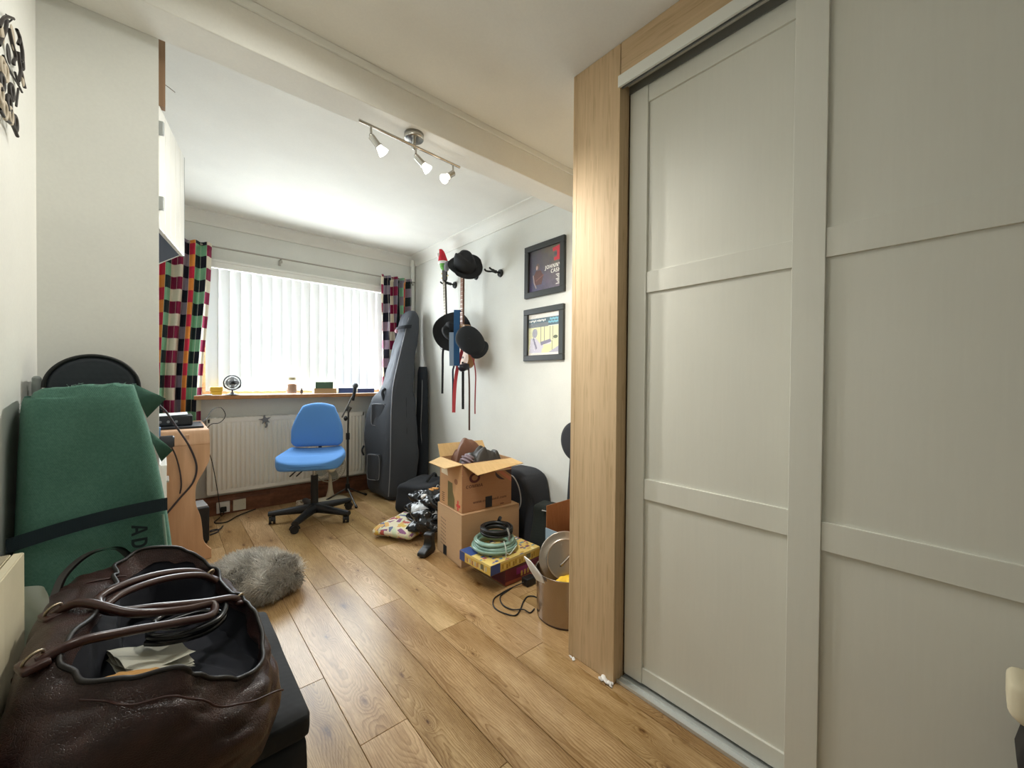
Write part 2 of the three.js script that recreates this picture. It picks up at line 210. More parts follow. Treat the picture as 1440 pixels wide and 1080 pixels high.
// ------------------------------------------------------------ wardrobe
{
  const oak = (s, vert) => tex(512, 512, (u, v) => { const a = vert ? u : v, b = vert ? v : u; const n = (fbm(a * 110, b * 4, s, 3, 110, 4) - 0.5) * 24 + (fbm(a * 9, b * 1.0, s + 5, 3, 9, 1) - 0.5) * 16 + (sstep(0.62, 0.8, fbm(a * 220, b * 10, s + 9, 2, 220, 10)) * -14); return [206 + n, 178 + n, 140 + n]; });
  const mo = mat(0xffffff, 0.62, { map: oak(3, true) }), moh = mat(0xffffff, 0.62, { map: oak(8, false) });
  const foil = tex(512, 512, (u, v) => { const n = (fbm(u * 160, v * 6, 14, 3, 160, 6) - 0.5) * 2.5 + (fbm(u * 5, v * 5, 18, 4, 5, 5) - 0.5) * 5; return [228 + n, 227 + n, 216 + n]; });
  const foilB = tex(512, 512, (u, v) => { const n = fbm(u * 200, v * 7, 24, 3, 200, 7) * 0.8 + fbm(u * 300, v * 300, 6, 1, 300, 300) * 0.2; return [n * 255, n * 255, n * 255]; }, false);
  const md = mat(0xffffff, 0.42, { map: foil, bumpMap: foilB, bumpScale: 0.00012 });
  const mdw = mat(0xe9eae2, 0.4), mAl = mat(0xd9dcda, 0.35, { metalness: 0.5 }), mIn = mat(0x8a7350, 0.7);
  const w = thing('wardrobe', 'built-in wardrobe with white sliding doors and a light oak surround', 'wardrobe', [0, 0, 0]);
  const zE = -1.112, zP = -0.887;
  part('end_panel', uvm(box(XW, XR, 0.001, YC - 0.001, zE, zE + 0.02, 0.001)), mo, w);
  part('pilaster', uvm(box(XW, XW + 0.062, 0.001, YC - 0.001, zE + 0.02, zP, 0.0015)), mo, w, 'light oak upright panel');
  part('header', uvm(box(XW, XW + 0.02, 2.283, YC - 0.001, zP + 0.003, 1.5, 0.001)), moh, w, 'light oak panel above the track');
  part('top_track', [box(XW - 0.006, XW + 0.004, 2.241, 2.283, -0.893, 1.5, 0.001), box(XW, XW + 0.11, 2.268, 2.28, -0.887, 1.5)], mdw, w);
  part('track_channel', [box(XW + 0.008, XW + 0.012, 2.238, 2.268, -0.885, 1.5), box(XW + 0.058, XW + 0.062, 2.238, 2.268, -0.885, 1.5)], mat(0x8b8d8a, 0.4, { metalness: 0.7 }), w);
  part('floor_track', [box(1.302, 1.42, 0.001, 0.006, -0.885, 1.5), box(1.302, 1.306, 0.006, 0.013, -0.885, 1.5), box(1.33, 1.333, 0.006, 0.012, -0.885, 1.5), box(1.374, 1.377, 0.006, 0.012, -0.885, 1.5)], mAl, w);
  part('carcass', [box(XR - 0.02, XR - 0.003, 0.002, 2.25, zE + 0.02, 1.5), box(XW + 0.1, XR - 0.02, 2.25, 2.268, zE + 0.02, 1.5)], mIn, w);
  // a sliding door: recessed board, stiles and four rails standing proud of it
  function door(x, z0, z1, stileL, stileR, lab) {
    const y0 = 0.018, y1 = 2.252, g = new THREE.Group(); g.name = 'door'; w.add(g); g.userData.label = lab;
    part('panel', uvm(box(x + 0.012, x + 0.024, y0 + 0.01, y1, z0 + 0.01, z1 - 0.01)), md, g);
    part('stile', uvm(box(x, x + 0.026, y0, y1, z0, z0 + stileL, 0.0012)), md, g);
    part('stile', uvm(box(x, x + 0.026, y0, y1, z1 - stileR, z1, 0.0012)), md, g);
    for (const [a, b] of [[y0, 0.075], [0.709, 0.784], [1.475, 1.552], [2.178, y1]]) part('rail', uvm(box(x + 0.004, x + 0.022, a, b, z0 + stileL, z1 - stileR, 0.001)), md, g);
    return g;
  }
  door(1.347, -0.882, 0.31, 0.074, 0.074, 'far sliding door running behind the near one');
  door(1.3, -0.338, 0.9, 0.074, 0.074, 'near sliding door in the front channel');
  // flakes of torn sealant at the foot of the oak upright
  const mf = mat(0xf1eeea, 0.6);
  function flake(s, x, z, n, sc, label) { const r = rng(s), l = []; for (let i = 0; i < n; i++) { const g = new THREE.IcosahedronGeometry(0.006 * sc * (0.6 + r()), 1); T(g, { s: [1.3, 0.5, 1.6], r: [r() * 0.6, r() * 6, r() * 0.6], p: [x + (r() - 0.5) * 0.014 * sc, 0.0036 * sc + r() * 0.004, z + (i / n - 0.5) * 0.05 * sc] }); l.push(disp(flat(g), (v) => { v.multiplyScalar(1 + (vn3(v.x * 300, v.y * 300, v.z * 300, s) - 0.5) * 0.006); })); } return solo('sealant_scrap', label, 'scrap', l, mf); }
  flake(5, 1.272, -0.905, 11, 1, 'larger crumpled white sealant scrap at the near foot of the oak upright');
  flake(9, 1.272, -1.078, 5, 0.6, 'tiny white sealant scrap at the far foot of the oak upright');
}
// ------------------------------------------------------------ lamps
{
  const c = thing('ceiling_lamp', 'flush round white ceiling lamp in front of the ceiling beam', 'lamp', [0.3, YC, -1.12]);
  part('lamp_base', lathe([[0, 0], [0.19, 0], [0.19, -0.025], [0.175, -0.03]]), mat(0xdddddd, 0.4), c);
  part('lamp_diffuser', lathe([[0.174, -0.028], [0.172, -0.045], [0.15, -0.058], [0.09, -0.066], [0, -0.068]]), mat(0xf4f0e6, 0.5, { emissive: 0xfff1d8, emissiveIntensity: 3 }), c);
  const l = new THREE.RectAreaLight(new THREE.Color(0.97, 1, 0.97), 14, 0.3, 0.3); l.name = 'ceiling_lamp_light'; l.position.set(0.3, YC - 0.072, -1.12); l.lookAt(0.3, 0, -1.12); scene.add(l);
}
{
  const chrome = mat(0xc4c2bc, 0.22, { metalness: 1 });
  const s = thing('ceiling_spotlight', 'brushed metal ceiling bar with three spotlights switched on', 'spotlight', [0.85, 2.2468, -1.67]);
  part('canopy', T(lathe([[0, 0], [0.043, 0], [0.043, -0.02], [0.039, -0.026], [0, -0.026]]), {}), chrome, s);
  part('stem', [rod([0, -0.026, 0], [0, -0.06, 0], 0.007), T(flat(new THREE.SphereGeometry(0.012, 12, 8)), { p: [0, -0.057, 0] })], chrome, s);
  part('bar', rod([-0.255, -0.057, 0.024], [0.25, -0.057, -0.01], 0.006, 0.006, 12), chrome, s);
  const bulbGlow = mat(0xffffff, 0.4, { emissive: 0xfff6e8, emissiveIntensity: 3 });
  for (const [t, dx, dz, tilt] of [[-0.205, 0.07, 0.012, 0], [0.004, 0.075, 0.03, 0], [0.208, -0.085, 0.01, 0]]) {
    const bz = 0.007 - t * 0.067, h = new THREE.Group(); h.name = 'spot_head'; s.add(h); h.position.set(t, -0.057, bz);
    const d = V(dx, -0.075, dz).normalize(), a = V(0, -0.045, 0.004), b = a.clone().addScaledVector(d, 0.042), e = b.clone().addScaledVector(d, 0.036);
    part('arm', [rod([0, 0, 0], [0, -0.04, 0.004], 0.0045), T(flat(new THREE.SphereGeometry(0.009, 10, 8)), { p: [0, -0.042, 0.004] })], chrome, h);
    part('lamp_holder', [rod(a, b, 0.0135, 0.0135, 18), rod(b, b.clone().addScaledVector(d, 0.004), 0.017, 0.017, 18)], chrome, h);
    const q = new THREE.Quaternion().setFromUnitVectors(V(0, 1, 0), d), bg = lathe([[0.0, 0], [0.012, 0], [0.014, 0.01], [0.022, 0.03], [0.0225, 0.034], [0.018, 0.036], [0, 0.037]], 20); bg.applyQuaternion(q); bg.translate(b.x, b.y, b.z);
    part('lamp_bulb', bg, bulbGlow, h);
    const L = new THREE.SpotLight(new THREE.Color(1, 0.97, 0.9), 3, 0, 1.0, 1, 2); L.name = 'spot_bulb_light'; L.castShadow = true; L.shadow.radius = 1.2;
    const w0 = V(0.85 + t + e.x, 2.2468 - 0.057 + e.y, -1.67 + bz + e.z).addScaledVector(d, 0.014); L.position.copy(w0); L.target.position.copy(w0.clone().add(d)); scene.add(L, L.target);
  }
}
// ------------------------------------------------------------ curtains and rail
function loft(levels, n = 40, m = 48, iter = 2, cap = 3) {  // levels: [y, [[x, z], ...]] or [[x, y, z], ...]; corners are rounded off
  const rings = levels.map((l) => { let p = l.length === 2 && Array.isArray(l[1]) && Array.isArray(l[1][0]) ? l[1].map(([x, z]) => V(x, l[0], z)) : l.map((q) => V(...q));
    for (let k = 0; k < iter; k++) { const q = []; for (let i = 0; i < p.length; i++) { const a = p[i], b = p[(i + 1) % p.length]; q.push(a.clone().lerp(b, 0.25), a.clone().lerp(b, 0.75)); } p = q; }
    return new THREE.CatmullRomCurve3(p, true, 'centripetal').getSpacedPoints(n); });
  const cols = []; for (let i = 0; i <= n; i++) cols.push(new THREE.CatmullRomCurve3(rings.map((r) => r[i % n]), false, 'centripetal'));
  const ts = cols.map((c) => { const out = []; for (let j = 0; j <= m; j++) out.push(c.getPoint(j / m)); return out; });
  const g = [surf((u, v) => { const p = ts[Math.round(u * n)][Math.round(v * m)]; return [p.x, p.y, p.z]; }, n, m, true)];
  for (const j of [0, m]) { if (!(cap & (j ? 2 : 1))) continue; const c = V(0, 0, 0); for (let i = 0; i < n; i++) c.add(ts[i][j]); c.multiplyScalar(1 / n); g.push(surf((u, v) => { const p = ts[Math.round(u * n)][j].clone().lerp(c, j ? v : 1 - v); return [p.x, p.y, p.z]; }, n, 3, true)); }
  return mg(g);
}
{
  const mr = mat(0xaaa79e, 0.3, { metalness: 0.9 });
  const r = thing('curtain_rail', 'thin metal curtain rail above the blind', 'curtain rail', [0, 0, 0]);
  part('rod', rod([0.03, 2.205, -4.06], [2.085, 2.205, -4.06], 0.007), mr, r);
  for (const x of [0.05, 0.79, 2.06]) part('bracket', [rod([x, 2.205, -4.06], [x, 2.205, ZW], 0.005), box(x - 0.009, x + 0.009, 2.16, 2.205, ZW + 0.001, ZW + 0.012, 0.002), box(x - 0.006, x + 0.006, 2.165, 2.19, -4.064, -4.05, 0.002)], mr, r);
  const C = { n: [34, 36, 48], w: [236, 228, 208], o: [238, 152, 72], r: [214, 52, 78], m: [136, 190, 152], b: [40, 52, 56], u: [142, 44, 78], g: [140, 132, 146] };
  const cols = ['nw', 'or', 'mb', 'uw', 'wu', 'gn', 'ro', 'bm', 'mn', 'wu'];
  const ct = (seq) => tex(480, 96, (u, v, x, y) => {
    const c = Math.floor(u * 10), fu = u * 10 - c, k = (Math.floor(v * 2) + (c % 2)) % 2, fv = v * 2 - Math.floor(v * 2);
    const e = fu < 0.05 ? C.w : C[seq[c][k]]; const n = (vn(x * 0.8, y * 0.8, 3) - 0.5) * 14; return e.map((q) => q + n);
  });
  const L = ct(cols), R = ct(['wu', 'gn', 'ng', 'uw', 'gu', 'nb', 'gm', 'ro', 'bg', 'gb']);
  function curtain(name, label, x0, x1, b0, b1, yb, t, folds, seed, topZ) {
    const g = surf((u, v) => {                                  // u across the cloth, v from the hem up
      const a = x0 + (x1 - x0) * u, b = b0 + (b1 - b0) * u, k = sstep(0, 1, v), gath = 1 - 0.1 * sin(PI * v);
      const x = mix(b, a, k) + 0.006 * sin(u * 31 + seed) * (1 - v), amp = 0.026 + 0.012 * (1 - v);
      const z = topZ + amp * sin(u * folds * 2 * PI + seed + 1.3 * sin(v * 2.5 + seed)) + 0.01 * sin(u * 17 + v * 6);
      return [x, yb + (2.222 - yb) * v, z];
    }, 90, 40);
    const uv = g.attributes.uv; for (let i = 0; i < uv.count; i++) uv.setXY(i, uv.getX(i), uv.getY(i) * (2.222 - yb) / 0.19);
    const c = thing(name, label, 'curtain', [0, 0, 0]);
    const mm = phys(0xffffff, 1, { map: t, transmission: 0.22, thickness: 0, ior: 1.2 });
    part('cloth', g, mm, c);
    part('heading_tape', surf((u, v) => { const x = x0 + (x1 - x0) * u; return [x, 2.17 + 0.05 * v, topZ + 0.012 + 0.028 * sin(u * folds * 2 * PI + seed + 1.3 * sin(2.5 + seed))]; }, 90, 2), mm, c);
    for (let i = 0; i < 5; i++) { const x = mix(x0, x1, (i + 0.5) / 5); part('hook', T(flat(new THREE.TorusGeometry(0.01, 0.002, 6, 14)), { r: [0, PI / 2, 0], p: [x, 2.208, -4.06] }), mr, c); }
    return c;
  }
  curtain('curtain', 'patchwork check curtain hanging beside the wall stub, full length', -0.06, 0.292, -0.1, 0.222, 0.78, L, 4.5, 0.6, -4.045);
  curtain('curtain', 'patchwork check curtain hanging in the corner behind the cello bag', 1.69, 2.045, 1.71, 2.05, 0.98, R, 4.5, 2.1, -4.045);
}
// ------------------------------------------------------------ radiator, sockets
{
  const mr = mat(0xeceae2, 0.35), r = thing('radiator', 'white ribbed panel radiator under the window', 'radiator', [0, 0, 0]);
  const x0 = 0.262, x1 = 1.53, y0 = 0.19, y1 = 0.81, zf = -4.045, n = 38, p = (x1 - x0 - 0.04) / n;
  const fr = surf((u, v) => { const x = x0 + 0.02 + (x1 - x0 - 0.04) * u, k = ((x - x0 - 0.02) / p) % 1, e = sstep(0, 0.06, v) * sstep(1, 0.94, v), d = 0.5 - 0.5 * cos(clamp((k - 0.22) / 0.56) * 2 * PI); return [x, y0 + 0.03 + (y1 - y0 - 0.065) * v, zf - 0.004 + 0.011 * e * Math.sqrt(d)]; }, n * 8, 18);
  part('front_panel', [fr, box(x0, x1, y0, y0 + 0.03, zf - 0.012, zf - 0.002, 0.003), box(x0, x1, y1 - 0.035, y1, zf - 0.012, zf - 0.001, 0.003), box(x0, x0 + 0.02, y0, y1, zf - 0.012, zf - 0.001, 0.003), box(x1 - 0.02, x1, y0, y1, zf - 0.012, zf - 0.001, 0.003)], mr, r);
  part('side_panel', box(x0 - 0.004, x0, y0 + 0.01, y1 + 0.004, -4.125, zf, 0.0015), mr, r);
  part('side_panel', box(x1, x1 + 0.004, y0 + 0.01, y1 + 0.004, -4.125, zf, 0.0015), mr, r);
  const slots = []; for (let i = 0; i < 46; i++) { const x = x0 + 0.02 + i * (x1 - x0 - 0.04) / 46; slots.push(box(x, x + 0.012, y1, y1 + 0.004, -4.118, -4.05)); }
  part('top_grille', [...slots, box(x0, x1, y1, y1 + 0.004, -4.054, -4.045), box(x0, x1, y1, y1 + 0.004, -4.125, -4.116), box(x0, x1, y1, y1 + 0.004, -4.09, -4.082)], mr, r);
  part('back_panel', box(x0 + 0.01, x1 - 0.01, y0 + 0.02, y1 - 0.01, -4.12, -4.108), mr, r);
  part('wall_bracket', [box(0.45, 0.48, 0.3, 0.7, ZW + 0.001, -4.1205)], mr, r);
  const o = thing('star_ornament', 'small grey cut-out ornament hooked on the radiator top', 'ornament', [0.66, 0.785, -4.03]);
  const st = []; for (let i = 0; i < 10; i++) { const a = i / 10 * 2 * PI + 0.5, q = i % 2 ? 0.022 : 0.05; st.push([q * cos(a), q * sin(a) * 0.8]); }
  part('body', ext(smoothShape(st, 60), 0.006, 0.0015), mat(0x77797e, 0.6), o); part('hook', rod([0, 0.03, 0.003], [0, 0.036, -0.02], 0.003), mat(0x6d6f74, 0.6), o); part('tail', [tube([[0.005, -0.02, 0.004], [0.012, -0.05, 0.005], [0.004, -0.07, 0.004]], 0.007, 8, 6)], mat(0x6d6f74, 0.6), o);
  for (const [x, lab, on] of [[0.372, 'double wall socket on the skirting nearest the desk', 1], [0.486, 'blank socket plate on the skirting farther from the desk', 0]]) {
    const s = thing('wall_socket', lab, 'socket', [x, 0.062, ZW + 0.0245]);
    part('plate', box(-0.046, 0.046, -0.046, 0.046, -0.002, 0.01, 0.004), mat(on ? 0xe4e3de : 0xd6d3c2, 0.4), s);
    if (on) { part('switch', box(-0.02, -0.008, 0.012, 0.03, 0.009, 0.014, 0.001), m_gloss, s); part('plug', [box(-0.02, 0.022, -0.034, 0.006, 0.009, 0.034, 0.005), tube([[0, -0.034, 0.02], [0.002, -0.05, 0.03], [-0.02, -0.056, 0.07]], 0.003, 10, 6)], m_black, s); }
    else for (const q of [-0.03, 0.03]) part('screw', T(rod([0, 0, 0], [0, 0, 0.004], 0.003), { p: [q, 0, 0.008] }), m_metal, s);
  }
}
// ------------------------------------------------------------ things on the sill (top of the sill 1.003)
{
  const Y = 1.0035, zs = -4.075;
  const f = thing('desk_fan', 'small black wire-cage fan standing on the window sill', 'fan', [0.428, 0.0, -4.045]);
  const fb = mat(0x26282b, 0.4);
  part('foot', [T(lathe([[0, 0.02], [0.014, 0.02], [0.02, 0.012], [0.052, 0.004], [0.055, 0], [0, 0]], 28), { p: [0, Y, 0] }), rod([0, Y + 0.015, 0], [0, Y + 0.045, 0], 0.006)], fb, f);
  part('yoke', tube([[-0.062, Y + 0.1, 0], [-0.052, Y + 0.062, 0], [0, Y + 0.044, 0], [0.052, Y + 0.062, 0], [0.062, Y + 0.1, 0]], 0.003, 24, 6), fb, f);
  const cage = []; for (let i = 0; i < 18; i++) { const a = i / 18 * PI; cage.push(T(flat(new THREE.TorusGeometry(0.056, 0.0019, 4, 28)), { s: [1, 1, 0.5], r: [0, 0, 0] })); cage[cage.length - 1].applyMatrix4(new THREE.Matrix4().makeRotationX(PI / 2)); cage[cage.length - 1].applyMatrix4(new THREE.Matrix4().makeRotationZ(a)); } cage.push(flat(new THREE.TorusGeometry(0.059, 0.0048, 8, 40)));
  for (const q of [0.02, 0.04]) for (const s of [-1, 1]) cage.push(T(flat(new THREE.TorusGeometry(q, 0.0018, 4, 28)), { p: [0, 0, s * Math.sqrt(0.056 ** 2 - q * q) * 0.5] }));
  const cg = part('cage', cage.map((g) => T(g, { p: [0, Y + 0.1, 0] })), fb, f);
  part('blade', Array.from({ length: 4 }, (_, i) => { const g = ext(smoothShape([[0.008, 0], [0.03, 0.02], [0.047, 0.012], [0.046, -0.012], [0.025, -0.012]], 24), 0.002); T(g, { r: [0.35, 0, 0] }); return T(g, { r: [0, 0, i * PI / 2], p: [0, Y + 0.1, 0] }); }), mat(0xb8bcc0, 0.35, { metalness: 0.6 }), f);
  part('hub', T(rod([0, 0, -0.03], [0, 0, 0.015], 0.013), { p: [0, Y + 0.1, 0] }), fb, f);
  solo('storage_tub', 'low yellow tub on the sill beside the small fan', 'tub', [box(0.285, 0.362, Y, Y + 0.028, -4.125, -4.06, 0.006), box(0.282, 0.365, Y + 0.028, Y + 0.066, -4.128, -4.057, 0.005)], mat(0xe3b43e, 0.5));
  solo('saucer', 'small white saucer on the sill near the patchwork curtain', 'saucer', [T(lathe([[0, 0.008], [0.03, 0.008], [0.034, 0.004], [0.034, 0], [0, 0]], 24), { p: [0.262, Y, -4.03] })], mat(0xeeeeee, 0.4));
  const j = thing('glass_jar', 'clear glass jar with brown contents and a cream lid on the sill', 'jar', [0.876, Y, zs]);
  part('glass', lathe([[0, 0.002], [0.042, 0.002], [0.046, 0.008], [0.046, 0.1], [0.038, 0.118], [0.038, 0.128]], 28), phys(0xffffff, 0.05, { transmission: 0.9, thickness: 0, ior: 1.45 }), j);
  part('contents', lathe([[0, 0.005], [0.041, 0.006], [0.041, 0.082], [0.02, 0.09], [0, 0.088]], 24), mat(0x8a5a2c, 0.8), j);
  part('lid', lathe([[0.041, 0.124], [0.042, 0.148], [0.038, 0.152], [0, 0.152]], 28), mat(0xc9bf9c, 0.5), j);
  solo('small_bottle', 'tiny dark bottle beside the glass jar on the sill', 'bottle', T(lathe([[0, 0], [0.012, 0], [0.012, 0.03], [0.006, 0.038], [0.006, 0.05], [0, 0.05]], 16), { p: [0.955, Y, -4.06] }), mat(0x4a3b2c, 0.4));
  function book(name, label, x0, x1, y0, h, z0, z1, cc, turn = 0, pc = 0xe6dcc4) { const b = thing(name, label, 'book', [(x0 + x1) / 2, y0, (z0 + z1) / 2], turn); const w = (x1 - x0) / 2, d = (z1 - z0) / 2; part('pages', box(-w + 0.004, w - 0.004, 0.003, h - 0.003, -d + 0.002, d - 0.004), mat(pc, 0.9), b); part('cover', [box(-w, w, 0, 0.003, -d, d, 0.001), box(-w, w, h - 0.003, h, -d, d, 0.001), box(-w, w, 0.002, h - 0.002, d - 0.003, d, 0.001)], cc, b); return b; }
  book('book', 'thick tan book lying under the green one on the sill', 1.055, 1.255, Y, 0.046, -4.12, -4.03, mat(0xb08c62, 0.6));
  book('book', 'dark green book lying on top of the tan one on the sill', 1.065, 1.225, Y + 0.0465, 0.062, -4.12, -4.04, mat(0x4f6a56, 0.6), 0.04);
  book('book', 'blue book lying flat on the sill nearest the green book', 1.275, 1.45, Y, 0.05, -4.12, -4.04, mat(0x3b4a78, 0.6));
  book('book', 'navy book lying flat on the sill nearest the cello bag', 1.462, 1.63, Y, 0.042, -4.12, -4.045, mat(0x39406a, 0.6), -0.03);
}
// ------------------------------------------------------------ blue swivel chair
{
  const c = thing('swivel_chair', 'blue fabric swivel chair without arms in front of the radiator', 'chair', [0.925, 0, -3.52], 0);
  const bl = phys(0x5b93d6, 0.9, { bumpMap: rep(weaveBump, 5, 5), bumpScale: 0.0006, sheen: 0.3, sheenColor: new THREE.Color(0x9cc0f0) }), bp = mat(0x17191c, 0.45);
  const legA = [200, 128, 56, -16, 272].map((a) => a * PI / 180), R = 0.3;
  for (const a of legA) {
    const g = new THREE.Group(); g.name = 'leg'; c.add(g); g.rotation.y = -a;
    part('spoke', loft([[[0.02, 0.058, -0.038], [0.02, 0.058, 0.038], [0.02, 0.128, 0.034], [0.02, 0.128, -0.034]], [[0.16, 0.06, -0.03], [0.16, 0.06, 0.03], [0.16, 0.112, 0.026], [0.16, 0.112, -0.026]], [[R + 0.026, 0.06, -0.026], [R + 0.026, 0.06, 0.026], [R + 0.026, 0.094, 0.022], [R + 0.026, 0.094, -0.022]]], 16, 10, 1), bp, g);
    const k = new THREE.Group(); k.name = 'caster'; g.add(k); k.position.set(R, 0, 0); k.rotation.y = a * 2.3;
    k.userData.label = 'twin-wheel caster';
    const sc = []; for (const s of [-1, 1]) sc.push(T(rod([0, 0, 0], [0, 0, 0.018], 0.029, 0.029, 20), { p: [0.012, 0.029, s > 0 ? 0.005 : -0.023] }));
    sc.push(T(flat(new THREE.TorusGeometry(0.03, 0.008, 6, 16, PI)), { p: [0.012, 0.029, 0] }), rod([0, 0.03, 0], [0, 0.068, 0], 0.008));
    const cm = new THREE.Mesh(mg(sc), bp); cm.name = 'caster'; cm.castShadow = true; cm.position.copy(k.position); cm.rotation.copy(k.rotation); g.remove(k); g.add(cm);
  }
  part('hub', lathe([[0, 0.058], [0.045, 0.058], [0.05, 0.075], [0.045, 0.12], [0.03, 0.135], [0, 0.135]], 24), bp, c);
  part('column', [rod([0, 0.12, 0], [0, 0.36, 0], 0.029, 0.027, 20)], bp, c);
  part('gas_lift', rod([0, 0.35, 0], [0, 0.43, 0], 0.014, 0.014, 16), m_metal, c);
  const seat = new THREE.Group(); seat.name = 'seat'; c.add(seat); seat.rotation.y = -0.42; seat.position.set(0.0, 0, 0.0);
  // cushion: waterfall front, dished middle
  const cu = softBox(0.49, 0.075, 0.46, 0.034, 22, (v) => { const u = v.x / 0.245, w = v.z / 0.23, rr = Math.pow(Math.abs(u), 3.2) + Math.pow(Math.abs(w), 3.2); const k = 1 / Math.max(1, Math.pow(rr, 0.24)); v.x *= k; v.z *= k; v.x *= 1 - 0.1 * sstep(-0.1, -1, w); v.y += 0.018 * u * u * (v.y > 0 ? 1 : 0.4) - 0.03 * sstep(0.35, 1, w) * (v.y > 0 ? 1 : 0.7) + 0.02 * sstep(-0.3, -1, w); });
  const cm = part('seat_cushion', uvm(T(cu, { p: [-0.01, 0.5, 0.035] })), bl, seat);
  part('seat_pan', [box(-0.17, 0.15, 0.44, 0.463, -0.12, 0.17, 0.01), box(-0.06, 0.06, 0.415, 0.445, -0.08, 0.09, 0.008)], bp, seat);
  for (const x of [-0.1, -0.055]) part('lever', rod([x, 0.435, 0.16], [x - 0.03, 0.408, 0.23], 0.005), bp, seat);
  const back = softBox(0.4, 0.37, 0.06, 0.028, 20, (v) => { const t = (v.y + 0.185) / 0.37; const wdt = mix(1.0, 0.66, sstep(0.3, 1.05, t)) * (1 - 0.1 * sstep(0.12, 0, t)); v.x *= wdt; const c2 = Math.abs(v.x) / 0.2; if (t > 0.75) v.y -= 0.05 * c2 * c2 * sstep(0.7, 1, t) * 1.4; v.z += 0.03 * (v.x / 0.2) ** 2 + 0.015 * sin(t * PI); });
  T(back, { r: [-0.1, 0, 0], p: [0, 0.752, -0.185] });
  part('backrest', uvm(back), bl, seat);
  part('back_shell', uvm(T(softBox(0.36, 0.33, 0.02, 0.009, 10, (v) => { const t = (v.y + 0.165) / 0.33; v.x *= mix(1, 0.66, sstep(0.3, 1.05, t)); v.z += 0.03 * (v.x / 0.2) ** 2; }), { r: [-0.1, 0, 0], p: [0, 0.752, -0.222] })), bp, seat);
  part('back_bar', [tube([[0, 0.43, -0.1], [0, 0.435, -0.22], [0, 0.5, -0.265], [0, 0.7, -0.245]], 0.014, 20, 8)], bp, seat);
}
